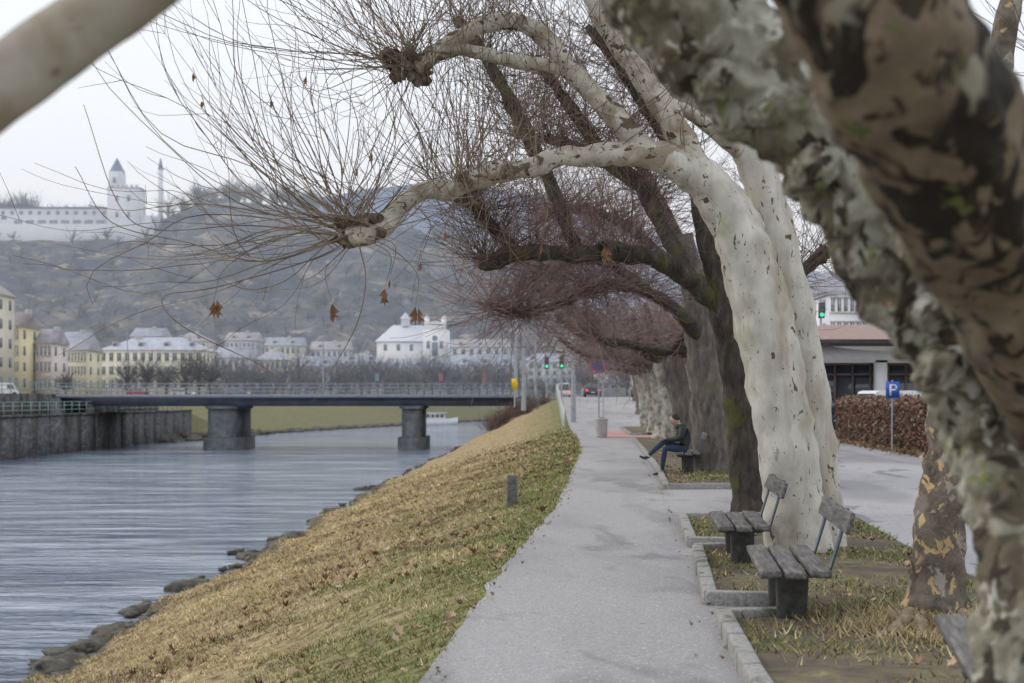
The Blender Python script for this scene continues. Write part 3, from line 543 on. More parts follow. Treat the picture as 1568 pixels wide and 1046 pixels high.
# ---------------------------------------------------------------- vehicles
glass=flat('dark_glass',(.05,.055,.065),.12,spec=.8); tyre=flat('tyre',(.015,.015,.016),.9); red=emit('tail_lamp',(.8,.03,.02),2.5); white=emit('head_lamp',(.8,.8,.75),.6)
def car(name,x,y,z,rz,c,van=False):
    e=empty(name);e.location=(x,y,z);e.rotation_euler=(0,0,rz)
    h=1.95 if van else 1.46
    low=[(-2.1,.32),(-2.15,.6),(-2.08,.92),(-1.2,.98),(1.0,.93),(1.9,.8),(2.12,.55),(2.08,.3)]
    up=[(-1.95,.94),(-1.6,h-.08),(-1.2,h),(.1,h),(.5,h-.06),(1.15,.93)] if not van else [(-2.05,.9),(-2.0,h-.05),(-1.8,h),(.9,h),(1.2,h-.1),(1.7,.86)]
    def ext(prof,w0,w1,zs):
        a=Acc();n=len(prof);V=[]
        for sgn in(-1,1):
            for (px,pz) in prof: V.append((px,sgn*np.interp(pz,zs,[w0,w1]),pz))
        a.add(V,[[i,(i+1)%n,(i+1)%n+n,i+n] for i in range(n)]); 
        cx=np.mean([p[0] for p in prof]);cz=np.mean([p[1] for p in prof])
        for sgn in(-1,1):
            k=np.interp(cz,zs,[w0,w1]); vv=[(px,sgn*np.interp(pz,zs,[w0,w1]),pz) for px,pz in prof]+[(cx,sgn*k,cz)]; a.add(vv,None,[[i,(i+1)%n,n] for i in range(n)])
        return a
    pm=flat('car_paint',c,.25,spec=.6)
    o=ext(low,.86,.84,[.3,.95]).obj('body',pm,e); m=o.modifiers.new('b','BEVEL');m.width=.05;m.segments=3
    ext(up,.83,.64,[.9,h]).obj('cabin',pm,e)
    gp=[(-1.72,1.0),(-1.48,h-.14),(.25,h-.14),(.85,1.0)] if not van else [(.3,1.1),(.3,h-.2),(1.0,h-.2),(1.4,1.1)]
    a=Acc()
    for sgn in(-1,1): a.add([(px,sgn*(np.interp(pz,[.9,h],[.83,.64])+.012),pz) for px,pz in gp],[[0,1,2,3]])
    fx=[(up[-1][0]+.015,.96),(up[-2][0]+.015,h-.1)]; a.add([(fx[0][0],-.72,fx[0][1]),(fx[0][0],.72,fx[0][1]),(fx[1][0],.6,fx[1][1]),(fx[1][0],-.6,fx[1][1])],[[0,1,2,3]])
    rx=[(up[0][0]-.012,1.0),(up[1][0]-.02,h-.12)]; a.add([(rx[0][0],-.72,rx[0][1]),(rx[0][0],.72,rx[0][1]),(rx[1][0],.6,rx[1][1]),(rx[1][0],-.6,rx[1][1])],[[0,1,2,3]])
    a.obj('windows',glass,e)
    a=Acc()
    for wx in(-1.3,1.32):
        for sgn in(-1,1): a.cyl((wx,sgn*.70,.32),(wx,sgn*.88,.32),.32,n=20)
    a.obj('wheels',tyre,e)
    a=Acc();[a.box(-2.12,s*.66,.78,.08,.26,.16) for s in(-1,1)];a.obj('tail_lights',red,e)
    a=Acc();[a.box(2.02,s*.62,.66,.12,.3,.14) for s in(-1,1)];a.obj('headlights',white,e)
    a=Acc();a.box(-2.16,0,.55,.02,.5,.12);a.obj('number_plate',flat('plate',(.6,.6,.6)),e)
hp=math.pi/2
car('dark_car',8.9,160,1.75,hp,(.05,.055,.075)); car('dark_car',13.5,150,1.75,hp+.05,(.1,.1,.12)); car('white_van',7.0,195,1.75,hp,(.6,.6,.62),True)
car('white_van',15.6,56,0,.3,(.7,.72,.74),True); car('blue_car',13.9,58,0,.1,(.10,.16,.26)); car('silver_car',19,57,0,.1,(.4,.4,.42))
car('red_car',-68,262,1.95,0,(.45,.02,.02)); car('white_car',-60,262,1.95,0,(.6,.6,.6)); car('grey_car',-50,262,1.95,0,(.2,.22,.25)); car('white_van',-73.5,208,1.95,.4,(.7,.7,.7),True)
# ---------------------------------------------------------------- hedge
a=Acc();n=30000
yy=R.uniform(38,57,n);xx=np.interp(yy,[38,57],[11.9,12.9])+R.uniform(0,1.1,n);side=R.uniform(0,1,n)
zz=R.uniform(.02,1.6,n);f=side<.55;xx[f]=np.interp(yy[f],[38,57],[11.9,12.9])+R.normal(0,.07,f.sum());f2=side>.85;zz[f2]=1.6+R.normal(0,.07,f2.sum());f3=(side>.78)&(side<.85);yy[f3]=38+R.normal(0,.06,f3.sum())
s=R.uniform(.03,.075,n);d1=norm(R.normal(0,1,(n,3)))*s[:,None];d2=norm(R.normal(0,1,(n,3)))*s[:,None];p=np.stack([xx,yy,zz],1)
C=np.repeat(np.where(R.uniform(0,1,(n,1))<.7,np.array([[.30,.185,.135]]),np.array([[.22,.19,.155]]))*R.uniform(.4,1.4,(n,1)),3,axis=0)
a.add(np.stack([p-d1,p+d1,p+d2*1.5],1).reshape(-1,3),None,np.arange(3*n).reshape(-1,3),C)
e=empty('beech_hedge');a.obj('leaves',mblade,e)
a=Acc();ys_=np.arange(38.3,57,.5)
for y in ys_: a.box(np.interp(y,[38,57],[12.45,13.45]),y,.74,.85,.54,1.46,-.05)
a.obj('inner_branches',flat('hedge_core',(.07,.045,.035),1),e)
n=900;y=R.uniform(34,58,n);x=np.interp(y,[38,57],[11.8,12.8])-abs(R.normal(0,.35,n));leafquads('fallen_leaves',x,y,np.full(n,.015),R.uniform(.08,.14,n),mleaf)
# ---------------------------------------------------------------- cafe building
W_=flat('white_render',(.74,.74,.75),.8,var=.05); dk=flat('dark_fascia',(.06,.06,.065),.6); tile=M('roof_tile',[(.3,(.22,.15,.13)),(.7,(.36,.27,.245))],4,6,.9,.4,20,(1,4,1)); brn=flat('window_frame_brown',(.17,.12,.11),.6)
e=empty('riverside_cafe'); X0,X1,Y0=12.6,25.,62.
a=Acc();a.box((X0+X1)/2,Y0+5,.35,X1-X0,10,.7);a.box((X0+X1)/2,Y0+5,3.55,X1-X0,10,.7)
for k in np.arange(X0+.25,X1,3.1): a.box(k,Y0+.2,2,.5,.4,2.6)
a.obj('walls',W_,e)
a=Acc();a.box((X0+X1)/2,Y0+1.2,1.95,X1-X0-.6,.1,2.5);a.obj('glazing',glass,e)
a=Acc()
for k in np.arange(X0+.8,X1,.78): a.box(k,Y0+1.1,1.95,.07,.08,2.5)
for zz in(.75,1.5,2.7,3.15): a.box((X0+X1)/2,Y0+1.09,zz,X1-X0-.7,.06,.07)
a.obj('window_frames',brn,e)
a=Acc();a.box((X0+X1)/2,Y0+4.4,4.02,X1-X0+1.2,11.4,.22);a.obj('fascia',dk,e)
a=Acc();xm0,xm1=X0-.7,X1+.7;a.add([(xm0,Y0-1.4,4.14),(xm1,Y0-1.4,4.14),(xm1,Y0+10.2,4.14),(xm0,Y0+10.2,4.14),(xm0+2.2,Y0+3.5,5.0),(xm1-2.2,Y0+3.5,5.0)],[[0,1,5,4],[2,3,4,5]],[[1,2,5],[3,0,4]]);a.obj('roof',tile,e)
# ---------------------------------------------------------------- generic building
def house(name,x0,x1,y,z0,h,wall,roofc,rows_,cols_,roofh=2.5,dep=12,gable=False,wc=(.12,.135,.165),ww=1.0,wh=1.5):
    e=empty(name);a=Acc();xc=(x0+x1)/2;w=x1-x0
    a.box(xc,y+dep/2,z0+h/2-1,w,dep,h+2);a.obj('walls',flat('wall_'+name,wall,.9,var=.08,scale=.4),e)
    a=Acc();fr=Acc();H_=min(wh,h/rows_*.55)
    for r in range(rows_):
        zz=z0+h*(r+.55)/rows_
        for c in range(cols_):
            xx=x0+w*(c+.5)/cols_; W2=min(ww,w/cols_*.5); a.box(xx,y,zz,W2,.12,H_); fr.box(xx,y-.04,zz-H_/2-.1,W2+.3,.18,.14); fr.box(xx,y-.08,zz,.07,.06,H_); fr.box(xx,y-.04,zz+H_/2+.08,W2+.25,.14,.1)
        nd=max(2,int(dep/3.5))
        for c in range(nd):
            yy=y+dep*(c+.5)/nd
            for xx in (x0,x1): a.box(xx,yy,zz,.12,ww,H_)
    a.obj('windows',flat('pane_'+name,wc,.3,spec=.6),e);fr.obj('sills_and_mullions',flat('sill',(.6,.6,.6),.8),e)
    a=Acc();a.box(xc,y+dep/2,z0+h+.05,w+.4,dep+.4,.2);fz=z0+h/rows_; a.box(xc,y-.06,fz,w+.1,.14,.16); a.obj('cornice',flat('cornice',tuple(x*.85 for x in wall),.8),e)
    a=Acc();q=.3;za=z0+h+.155;k=.01 if gable else min(dep/2,w/2)*.8
    a.add([(x0-q,y-q,za),(x1+q,y-q,za),(x1+q,y+dep+q,za),(x0-q,y+dep+q,za),(x0+k-(q if gable else 0),y+dep/2,za+roofh),(x1-k+(q if gable else 0),y+dep/2,za+roofh)],[[0,1,5,4],[2,3,4,5]],[[1,2,5],[3,0,4]])
    nd=max(2,int(w/5))
    a.obj('roof',flat('roof_'+name,roofc,.8,var=.2,scale=.8),e)
    a=Acc();b=Acc()
    for k2 in range(nd):
        xx=x0+w*(k2+.5)/nd
        if 2<xx-x0<w-2 and roofh>2.2: a.box(xx,y+dep*.2,za+roofh*.42,1.1,1.6,1.1); b.box(xx,y+dep*.2-.82,za+roofh*.42,.7,.06,.7)
    for k2 in range(max(1,int(w/8))): a.box(x0+w*(k2+.5)/max(1,int(w/8))+1,y+dep*.45,za+roofh*.8,.9,.9,1.8)
    a.obj('dormers_and_chimneys',flat('dormer',(.40,.38,.38)),e)
    if b.n: b.obj('dormer_windows',flat('dormer_pane',wc,.4),e)
def HU(name,u0,u1,vt,y,wall,roofc,rows_,cols_,vb=600,dep=12,**k):
    z0=H-(vb-610)*y/F; x1=(u1-784)*((y+dep) if u1<784 else y)/F; x0=(u0-784)*(y if u0<784 else y+dep)/F
    house(name,x0,x1,y,z0,(vb-vt)*y/F,wall,roofc,rows_,cols_,dep=dep,**k)
lt=(.40,.43,.50)
HU('corner_townhouse',-60,22,448,215,(.68,.64,.52),(.30,.28,.28),5,6)
HU('grey_townhouse',-200,-66,470,215,(.55,.56,.58),(.3,.28,.28),5,8)
HU('yellow_townhouse',10,60,500,235,(.76,.66,.42),(.22,.19,.20),4,4,gable=True,dep=10)
HU('pink_townhouse',54,104,526,242,(.72,.64,.60),(.27,.26,.29),3,4,gable=True,dep=9)
HU('low_yellow_house',98,156,537,270,(.72,.65,.47),(.27,.27,.30),3,7,gable=True,dep=10,roofh=2)
HU('white_palace',152,332,537,290,(.78,.75,.63),lt,3,13,roofh=2.8,dep=14)
HU('pale_apartment_house',328,392,549,302,(.66,.67,.68),(.29,.31,.36),3,5,gable=True)
HU('riverside_townhouse',390,450,552,312,(.70,.66,.57),(.32,.33,.38),3,6)
HU('riverside_townhouse',455,520,562,330,(.55,.58,.63),(.25,.28,.34),3,6,gable=True)
HU('riverside_townhouse',522,590,556,340,(.64,.62,.58),(.29,.31,.37),3,7)
HU('riverside_townhouse',592,690,565,350,(.52,.56,.62),(.25,.29,.35),3,8,gable=True)
HU('riverside_townhouse',695,790,560,350,(.48,.53,.60),(.27,.31,.38),3,7,gable=True)
HU('riverside_townhouse',795,880,555,380,(.50,.54,.60),(.27,.31,.38),4,7)  # blue-grey haze tint put into wall and roof colours
for (u0,u1,vt,yy,g) in [(90,150,524,330,1),(200,262,516,380,1),(262,330,523,380,0),(345,402,522,400,1),(405,470,530,400,1),(475,540,536,410,1),(690,780,532,420,1)]:
    HU('old_town_house',u0,u1,vt,yy,random.choice([(.56,.58,.62),(.62,.59,.53),(.52,.56,.62)]),random.choice([(.27,.30,.36),(.31,.29,.32),(.23,.26,.33)]),3,7,vb=575,gable=bool(g))
HU('city_block',890,960,545,240,(.50,.53,.58),(.3,.32,.36),4,5,vb=598)  # walls and roof coloured with the same haze tint
HU('city_block',965,1100,520,200,(.48,.46,.46),(.25,.25,.28),4,8,vb=598)
HU('city_block',1215,1330,450,125,(.72,.72,.75),(.25,.25,.28),4,6,vb=598,dep=16)
HU('city_block',1340,1700,480,130,(.6,.58,.56),(.30,.24,.22),4,14,vb=598)
# ---------------------------------------------------------------- church
e=empty('white_church'); y=430.; px=y/F
def X(u): return (u-784)*px
def Z(v): return H-(v-610)*px
wh=flat('church_white',(.86,.87,.89),.8,var=.03); rf=flat('church_roof',(.58,.61,.67),.8,var=.05)
a=Acc();a.box((X(577)+X(655))/2,y+8,(Z(524)+Z(575))/2,X(655)-X(577),16,Z(524)-Z(575)); a.box((X(648)+X(686))/2,y+6,(Z(505)+Z(575))/2,X(686)-X(648),14,Z(505)-Z(575))
for u in (653,679): a.box(X(u),y+2,(Z(487)+Z(507))/2,X(8)-X(0),2.2,Z(487)-Z(507)); 
vv=[];nn=16
for k in range(nn+1):
    t=-1+2*k/nn; vv.append((X(666)+t*3.0,y-.9,Z(506)+2.8*math.sqrt(max(0,1-t*t)))); 
for k in range(nn+1): t=-1+2*k/nn; vv.append((X(666)+t*3.0,y-.9,Z(508)))
a.add(vv,[[k,k+1,nn+2+k,nn+1+k] for k in range(nn)])
a.obj('walls',wh,e)
a=Acc();xa,xb=X(574),X(660);a.add([(xa,y-.5,Z(523)),(xb,y-.5,Z(523)),(xb,y+16.5,Z(523)),(xa,y+16.5,Z(523)),(X(598),y+8,Z(496)),(X(645),y+8,Z(496))],[[0,1,5,4],[2,3,4,5]],[[1,2,5],[3,0,4]])
a.cyl((X(618),y+8,Z(498)),(X(618),y+8,Z(486)),1.4,1.3,10); a.cyl((X(618),y+8,Z(486)),(X(618),y+8,Z(476)),1.7,.1,10)
for u in (653,679): a.cyl((X(u),y+2,Z(487)),(X(u),y+2,Z(481)),.9,.1,8)
a.obj('roof',rf,e)
a=Acc()
for u in (590,610,630): a.box(X(u),y-.02,Z(532),1.0,.1,1.9)
for u in (656,676): a.box(X(u),y-1.05,Z(528),1.0,.1,2.2)
a.box(X(666),y-1.05,Z(535),1.8,.1,4.2);a.cyl((X(666),y-1.06,Z(518)),(X(666),y-1.2,Z(518)),.8,n=14)
a.obj('windows',flat('church_window',(.20,.23,.29),.4),e)
# ---------------------------------------------------------------- hills & fortress
ridge=[(-2500,380),(-600,360),(0,352),(240,346),(300,322),(350,308),(450,318),(560,335),(700,385),(850,470),(1000,560),(1200,600),(2200,600)]
def hillz(x,y):
    u=784+x*F/600; v=np.interp(u,[r[0] for r in ridge],[r[1] for r in ridge]); hz_=(610-v)*600/F
    t=np.clip((y-400)/200,0,1.0); s=.22*t+.78*t*t*(3-2*t) ; back=np.clip((y-680)/300,0,1)
    return hz_*s*(1-.5*back)+1.4
def hilld(x_,y_):
    z=float(hillz(x_,y_)); k=min(1,max(0,(y_-405)/60))*(1 if y_<570 else .15)*min(1,z/12)
    return z+k*(9*mn.fractal(Vector((x_*.02,y_*.024,z*.02)),.8,2.1,6)+3*abs(mn.noise(Vector((x_*.07,y_*.05,0)))))
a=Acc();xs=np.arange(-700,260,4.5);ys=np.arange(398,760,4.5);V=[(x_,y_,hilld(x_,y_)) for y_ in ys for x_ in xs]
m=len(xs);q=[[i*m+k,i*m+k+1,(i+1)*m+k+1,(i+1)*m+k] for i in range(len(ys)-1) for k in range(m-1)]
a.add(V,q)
hm=M('hill_slope_haze_tint',[(.3,(.06,.075,.105)),(.45,(.11,.12,.14)),(.58,(.19,.175,.165)),(.72,(.30,.275,.25))],.07,6,1,.8,.15,(1,1,1.8),bdist=4,spec=0,patches=[(.03,.54,.06,(.075,.095,.13),(1,1,2.5)),(.14,.62,.04,(.34,.31,.28),(.6,1,1.5)),(.4,.58,.03,(.06,.07,.095),(1,1,1))])  # bluish haze tint mixed into the slope colours
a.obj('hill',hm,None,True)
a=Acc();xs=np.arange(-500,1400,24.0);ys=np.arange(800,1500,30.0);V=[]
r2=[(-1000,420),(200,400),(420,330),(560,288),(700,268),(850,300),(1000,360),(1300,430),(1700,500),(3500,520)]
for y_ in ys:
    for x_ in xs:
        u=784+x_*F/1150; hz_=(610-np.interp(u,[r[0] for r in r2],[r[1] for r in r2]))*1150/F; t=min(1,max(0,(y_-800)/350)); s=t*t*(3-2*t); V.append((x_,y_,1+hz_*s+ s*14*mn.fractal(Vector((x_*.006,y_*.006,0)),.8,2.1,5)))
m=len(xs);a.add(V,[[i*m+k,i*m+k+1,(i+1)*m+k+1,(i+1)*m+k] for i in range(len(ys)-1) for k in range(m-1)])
a.obj('distant_forested_hill',M('distant_hill_haze_tint',[(.3,(.06,.10,.19)),(.7,(.12,.16,.26))],.02,6,1,spec=0),None,True)  # blue of the aerial haze is put into the hill colour
e=empty('hilltop_fortress');y=560.;px=y/F;fw=flat('fortress_wall',(.70,.72,.77),.9,var=.05,scale=.1);a=Acc()
def FB(u0,u1,vt,vb,dep=10,yo=0): a.box((X(u0)+X(u1))/2,y+yo+dep/2,(Z(vt)+Z(vb))/2,X(u1)-X(u0),dep,Z(vt)-Z(vb))
FB(-260,172,319,380,12);FB(-260,240,345,395,4,-5);FB(165,214,288,390,10,-1);FB(166,186,262,300,6,0);FB(214,245,330,390,8,0);FB(241,247,258,340,1.5,1)
for u in range(168,214,8): FB(u,u+4,283,289,1.2,-1.2)
a.obj('walls',fw,e)
a=Acc();a.cyl((X(176),y+3,Z(262)),(X(176),y+3,Z(240)),3.2,.15,8);a.add([(X(164),y-1.2,Z(287.5)),(X(216),y-1.2,Z(287.5)),(X(216),y+9,Z(287.5)),(X(164),y+9,Z(287.5))],[[0,1,2,3]])
a.cyl((X(244),y+2,Z(259)),(X(244),y+2,Z(240)),1.2,.1,8);a.box((X(-260)+X(172))/2,y+6,Z(318),X(172)-X(-260)+.6,12.6,.5);a.obj('roofs',flat('fort_roof',(.16,.20,.28),.9),e)
a=Acc()
for u in range(22,150,18): FB(u,u+12,337,350,.3,-.2)
for u in range(-240,10,22): FB(u,u+8,330,336,.3,-.2)
for (u,v) in [(178,300),(196,300),(178,325),(196,325),(174,272)]: FB(u,u+4,v,v+8,.3,-1.3)
for u in range(-250,160,14): FB(u,u+5,323,328,.3,-.2)
a.obj('windows',flat('fort_window',(.24,.28,.36),.9),e)
# ---------------------------------------------------------------- distant bare trees
def btree(a,x,y,z,h,n=110,r=.05,sec=1.6):
    a.tubes(np.array([[(x,y,z-1)],[(x,y,z+h*.2)],[(x+R.normal(0,.2),y,z+h*.4)]]),np.array([[.28],[.22],[.14]])*h/9,5)
    o=np.stack([np.full(n,x),np.full(n,y),z+h*R.uniform(.12,.45,n)],1); d=R.normal(0,1,(n,3))*[.8,.8,.3]+[0,0,1.0]
    shoots(a,o,d,h*R.uniform(.35,.62,n),r*R.uniform(.6,1.3,n),K=6,up=.06,wob=.16,sec=sec)
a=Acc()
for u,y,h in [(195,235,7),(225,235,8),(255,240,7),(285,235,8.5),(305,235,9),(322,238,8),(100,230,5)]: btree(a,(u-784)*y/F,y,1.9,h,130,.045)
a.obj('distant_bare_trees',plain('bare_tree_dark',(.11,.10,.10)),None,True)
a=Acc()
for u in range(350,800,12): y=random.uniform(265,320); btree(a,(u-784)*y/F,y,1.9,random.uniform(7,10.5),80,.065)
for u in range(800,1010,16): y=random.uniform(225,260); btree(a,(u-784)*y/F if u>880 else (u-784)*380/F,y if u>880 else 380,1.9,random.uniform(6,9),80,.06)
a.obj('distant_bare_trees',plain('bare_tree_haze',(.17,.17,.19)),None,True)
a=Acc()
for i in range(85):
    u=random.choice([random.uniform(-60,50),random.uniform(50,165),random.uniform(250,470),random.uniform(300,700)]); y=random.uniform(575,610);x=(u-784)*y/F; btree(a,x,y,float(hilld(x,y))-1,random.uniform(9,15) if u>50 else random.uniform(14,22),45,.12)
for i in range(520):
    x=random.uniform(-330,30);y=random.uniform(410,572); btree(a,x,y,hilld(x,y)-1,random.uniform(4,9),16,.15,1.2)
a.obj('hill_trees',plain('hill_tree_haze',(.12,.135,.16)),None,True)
for i in range(14):
    u=random.uniform(-30,560); y=random.uniform(412,440); x=(u-784)*y/F; z=hilld(x,y)-1; w=random.uniform(7,12); house('hillside_house',x-w/2,x+w/2,y,z,random.uniform(6,9),random.choice([(.6,.6,.62),(.62,.58,.50),(.52,.55,.6)]),(.27,.27,.31),3,4,roofh=2,dep=8,gable=True)
# atmospheric haze lying over the far bank and hills
a=Acc();a.box(0,880,53,3000,1480,112);o=a.obj('valley_haze',None);o.data.materials.clear()
mv=bpy.data.materials.new('valley_haze');mv.use_nodes=True;N=mv.node_tree.nodes;L=mv.node_tree.links;N.remove(N['Principled BSDF']);vs_=N.new('ShaderNodeVolumeScatter');vs_.inputs['Color'].default_value=(.86,.93,1,1);vs_.inputs['Density'].default_value=.00085;L.new(vs_.outputs[0],N['Material Output'].inputs['Volume']);o.data.materials.append(mv)
# ---------------------------------------------------------------- bridge
e=empty('river_bridge');bc=M('bridge_steel',[(.3,(.055,.065,.09)),(.7,(.10,.115,.15))],1,5,.7);bs=M('bridge_pier_stone',[(.3,(.10,.105,.115)),(.7,(.22,.225,.235))],1.5,6,.9,.5)
yb=130.;a=Acc();xa,xb=-41,1.5
a.box((xa+xb)/2,yb+4,1.85,xb-xa,9.6,.3);a.obj('deck',flat('deck_edge',(.24,.27,.33),.8),e)
a=Acc()
for yy in (yb,yb+2.6,yb+5.3,yb+8): a.box((xa+xb)/2,yy,1.32,xb-xa,.35,.75)
a.obj('girders',bc,e)
a=Acc()
for yy in(yb-.6,yb+8.6):
    for xx in np.arange(xa,xb,1.5): a.box(xx,yy,2.5,.06,.06,1.0)
    for zz in(2.3,2.65,3.0): a.box((xa+xb)/2,yy,zz,xb-xa,.05,.05)
a.obj('railing',flat('rail_grey',(.26,.28,.32),.6),e)
a=Acc()
for xx,w in((-26.3,2.6),(-9.1,1.8)):
    for z0,z1,g in((-4.5,-1.9,.35),(-1.9,.7,.0),(.7,.97,.2)):
        a.box(xx,yb+4,(z0+z1)/2,w+g*2,7+g*2,z1-z0-.004)
        for yy in(yb+.5-g,yb+7.5+g): a.cyl((xx,yy,z0+.01),(xx,yy,z1-.01),(w/2+g)*.995,n=18)
a.obj('piers',bs,e)
a=Acc();a.box(2.5,yb+4,-.8,4.5,9.9,4.9);a.box(-42.,yb+4,-1.4,2.6,9.8,6.2);a.obj('abutments',bs,e)
e=empty('quay_wall');qs=M('quay_stone',[(.3,(.05,.05,.055)),(.55,(.12,.12,.125)),(.75,(.24,.23,.215))],1.2,6,.9,.6,4,(1,1,3),patches=[(.5,.55,.06,(.06,.065,.05),(1,1,.3))]);a=Acc()
for Y in np.arange(-18,166,4.0):
    x=float(I(Y,XF)); a.box(x-.2,Y+2,-2.1,.5,4.02,4.6,0); a.box(x-.2,Y+2,.28,.7,3.98,.16)
    a.box(x-4.0,Y+2,.95,.5,4.02,2.2)
a.obj('walls',qs,e)
a=Acc()
for xo,zb in((-.2,.36),(-4.0,2.05)):
    for Y in np.arange(60,164,2.0): a.box(float(I(Y,XF))+xo,Y,zb+.5,.06,.06,1.0)
    for zz in(.35,.7,1.0):
        for Y in np.arange(60,164,4.0): a.box(float(I(Y+2,XF))+xo,Y+2,zb+zz,.05,4.0,.05)
a.obj('railing',flat('green_rail',(.26,.36,.34),.6),e)
# ---------------------------------------------------------------- boat
e=empty('excursion_boat');e.location=((672-784)*250/F,250,-3);hullm=flat('boat_white',(.72,.74,.78),.4)
a=Acc();sec=[(-3.2,1.0,.9),(-2,1.35,.95),(0,1.5,1.0),(2,1.2,1.15),(3.3,.1,1.4)];V=[]
for x,w,h in sec: V+=[(x,-w,h),(x,-w*.7,-.3),(x,w*.7,-.3),(x,w,h)]
a.add(V,[[i*4+k,i*4+k+1,(i+1)*4+k+1,(i+1)*4+k] for i in range(4) for k in range(3)]+[[i*4,i*4+4,i*4+7,i*4+3] for i in range(4)]+[[0,3,2,1]]);a.obj('hull',hullm,e)
a=Acc();a.box(-.6,0,1.5,3.6,2.1,1.2,taper=.85);a.box(-.6,0,2.15,3.9,2.2,.12);a.obj('cabin',hullm,e)
a=Acc()
for s in(-1,1):
    for k in range(4): a.box(-1.8+k*.8,s*1.0,1.6,.6,.06,.55)
for k in (-.5,.5): a.box(-2.36,k,1.6,.05,.7,.55)
a.obj('windows',glass,e)
# ---------------------------------------------------------------- street furniture far
galv=flat('galvanised',(.36,.38,.40),.5,.3);blue=flat('sign_blue',(.03,.12,.50),.4,var=.02);rd=flat('sign_red',(.62,.03,.04),.4,var=.02);yl=flat('sign_yellow',(.75,.5,.03),.5)
def disc(a,x,y,z,r,r0=0,n=28):
    th=np.linspace(0,2*math.pi,n,endpoint=False);V=[(x+r*math.cos(t),y,z+r*math.sin(t)) for t in th]
    if r0: V+=[(x+r0*math.cos(t),y,z+r0*math.sin(t)) for t in th];a.add(V,[[i,(i+1)%n,(i+1)%n+n,i+n] for i in range(n)])
    else: V.append((x,y,z));a.add(V,None,[[i,(i+1)%n,n] for i in range(n)])
e=empty('no_stopping_sign');x,y,z=P(917,556,61);a=Acc();a.cyl((x,y+.06,0),(x,y+.06,z+.4),.035);a.obj('pole',galv,e)
a=Acc();disc(a,x,y,z,.38);a.cyl((x,y+.004,z),(x,y+.03,z),.38,n=28);a.obj('plate',blue,e);a=Acc();disc(a,x,y-.006,z,.38,.32);a.box(x,y-.012,z,.64,.006,.05,ry=.785);a.obj('red_border',rd,e)
a=Acc();a.box(x,y,z-.58,.4,.03,.22);a.obj('sub_plate',flat('plate_white',(.6,.6,.6)),e)
e=empty('litter_bin');x,y=P(921,660,60)[:2];a=Acc();a.cyl((x,y,.02),(x,y,.78),.24,.26,16);a.cyl((x,y,.78),(x,y,.84),.28,.2,16);a.obj('bin',flat('bin_stone',(.40,.36,.35),.9),e);a=Acc();a.cyl((x,y,.785),(x,y,.86),.12,.12,12);a.obj('opening',tyre,e)
def signal(u,v,y,g=(0.02,.7,.3),h=3.2):
    e=empty('traffic_light');x,_,z=P(u,v,y);zb=float(zr(y));a=Acc();a.cyl((x,y+.2,zb),(x,y+.2,z+1.0),.07);a.obj('pole',galv,e);a=Acc();a.box(x,y,z+.28,.34,.25,.98);a.obj('housing',dk,e)
    a=Acc();disc(a,x,y-.13,z,.12);a.obj('lamp',emit('signal_green',g,1.6),e)
    a=Acc();[disc(a,x,y-.13,z+k,.11) for k in(.3,.6)];a.obj('unlit_lamps',glass,e)
signal(860,560,112);signal(837,561,118);signal(1258,482,90)
def mast(u,vt,y,w,name='lamp_post',arm=True):
    e=empty(name);x,_,z=P(u,vt,y);zb=float(zr(y));a=Acc();a.cyl((x,y,zb),(x,y,z),w,w*.6);a.obj('pole',galv,e)
    if not arm: return
    a=Acc()
    a.tubes(np.array([[(x,y,z)],[(x-.3,y,z+.3)],[(x-1.3,y,z+.4)]]),np.array([[.06],[.05],[.04]]),6);a.box(x-1.5,y,z+.38,.7,.25,.12);a.obj('lamp_arm',galv,e)
mast(802,490,96,.16);mast(790,470,118,.16);mast(878,540,84,.17);mast(820,520,130,.12);mast(195,505,235,.12);mast(495,520,150,.09,arm=False)
e=empty('yellow_direction_sign');x,y,z=P(788,588,100);a=Acc();a.box(x,y,z,.45,.05,.75);a.obj('plate',yl,e);a=Acc();a.cyl((x,y+.08,float(zr(100))),(x,y+.08,z+.5),.05);a.obj('pole',galv,e)
e=empty('parking_sign');x,y,z=P(1367,597,44);a=Acc();a.box(x,y,z,.42,.03,.5);a.obj('plate',blue,e);a=Acc();a.cyl((x,y+.05,0),(x,y+.05,z+.3),.03);a.obj('pole',galv,e)
a=Acc();a.box(x-.07,y-.02,z,.06,.01,.34);a.box(x+.02,y-.02,z+.145,.14,.009,.05);a.box(x+.02,y-.02,z+.0,.14,.009,.05);a.box(x+.1,y-.02,z+.073,.05,.009,.12);a.obj('letter_p',flat('letter',(.75,.75,.75)),e)
e=empty('pedestrian_railing');a=Acc()
for Y in np.arange(74,128,.5):
    xx=float(I(Y,XL))-.35; a.box(xx,Y,float(zr(Y))+.55,.03,.03,1.1)
for Y in np.arange(74,128,1.0):
    for zz in(.2,1.1): a.box(float(I(Y+.5,XL))-.35,Y+.5,float(zr(Y+.5))+zz,.05,1.03,.05)
a.obj('rails',flat('railing_white',(.55,.57,.6),.5),e)
e=empty('street_sign');x,y=5.6,88;a=Acc();a.cyl((x,y,float(zr(y))),(x,y,3.2),.04);a.obj('pole',galv,e);a=Acc();a.box(x,y-.05,2.9,.6,.03,.6);a.obj('plate',flat('plate_w',(.6,.6,.62)),e)
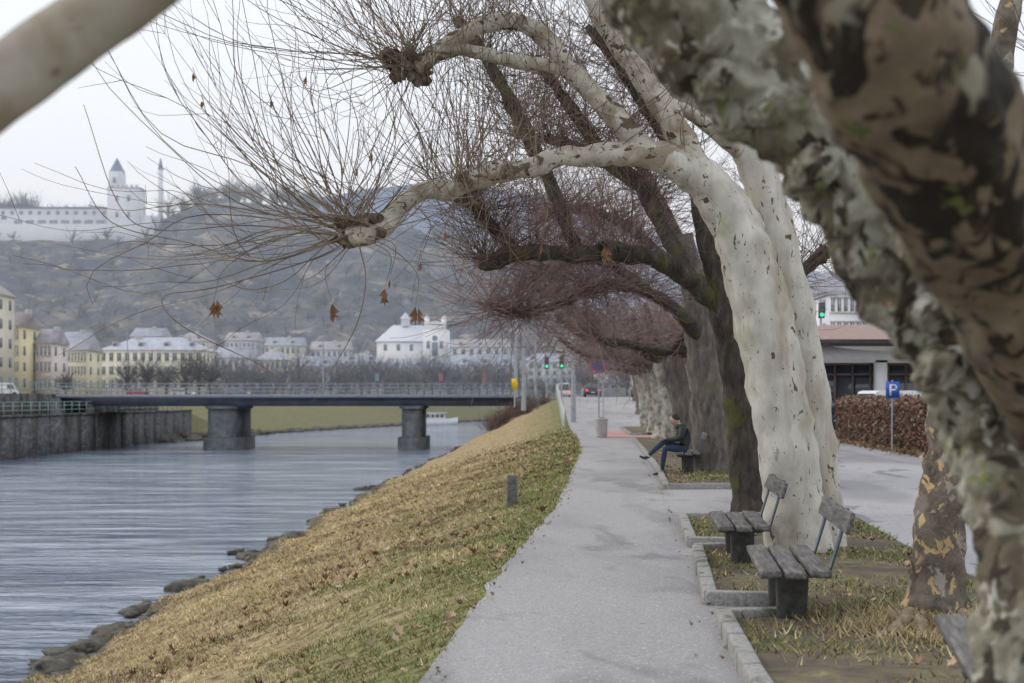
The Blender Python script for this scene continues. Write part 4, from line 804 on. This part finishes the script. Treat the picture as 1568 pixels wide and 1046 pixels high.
for i,(u,c) in enumerate([(500,(.18,.32,.36)),(575,(.18,.34,.36)),(673,(.40,.14,.14)),(740,(.38,.14,.15))]):  # cloth colours muted to include the haze
    y=262.;x=(u-784)*y/F;e=empty('banner_flag');a=Acc();a.cyl((x,y,1.5),(x,y,6.4),.05);a.obj('pole',galv,e);a=Acc()
    V=[];
    for k in range(6): V+=[(x+.05+k*.11,y+.12*math.sin(k*1.4+i),6.2-.02*k),(x+.05+k*.10,y+.12*math.sin(k*1.4+i+.3),4.9-.05*k)]
    a.add(V,[[2*k,2*k+1,2*k+3,2*k+2] for k in range(5)]);a.obj('cloth',flat('cloth',c),e)
a=Acc()
for i in range(14): 
    y=random.uniform(108,126);x=float(I(y,XL))-random.uniform(.8,6);z=float(gz(x,y));n=60;o=np.tile([x,y,z],(n,1))+R.normal(0,.3,(n,3))*[1,1,0];shoots(a,o,R.normal(0,.6,(n,3))+[0,0,1.2],R.uniform(.6,1.8,n),.02,K=5,sec=1)
a.obj('riverside_shrubs',twR,None,True)
# ---------------------------------------------------------------- world, sun, camera
w=bpy.data.worlds.new('World');S.world=w;w.use_nodes=True;nt=w.node_tree;N=nt.nodes;L=nt.links;bg=N['Background']
sky=N.new('ShaderNodeTexSky');sky.sky_type='NISHITA';sky.sun_disc=False;sky.sun_elevation=math.radians(38);sky.sun_rotation=math.radians(-70);sky.dust_density=3;sky.air_density=1
mx=N.new('ShaderNodeMix');mx.data_type='RGBA';mx.inputs[0].default_value=.88;L.new(sky.outputs[0],mx.inputs[6]);mx.inputs[7].default_value=(11.3,11.7,12.6,1);L.new(mx.outputs[2],bg.inputs[0]);bg.inputs[1].default_value=.1
sd=bpy.data.lights.new('sun','SUN');sd.energy=1.3;sd.angle=math.radians(25);sd.color=(1,.94,.86);so=bpy.data.objects.new('sun',sd);S.collection.objects.link(so)
el,az=math.radians(38),math.radians(-70);dv=Vector((math.sin(az)*math.cos(el),math.cos(az)*math.cos(el),math.sin(el)));so.rotation_euler=dv.to_track_quat('Z','Y').to_euler()
cd=bpy.data.cameras.new('camera');cd.lens=50.5;cd.sensor_width=36;cd.shift_y=.0555;cd.clip_end=6000;cd.dof.use_dof=True;cd.dof.focus_distance=14.5;cd.dof.aperture_fstop=2.6
co=bpy.data.objects.new('camera',cd);co.location=(0,0,H);co.rotation_euler=(math.pi/2,0,0);S.collection.objects.link(co);S.camera=co
S.view_settings.view_transform='Standard';S.view_settings.look='None';S.view_settings.exposure=0
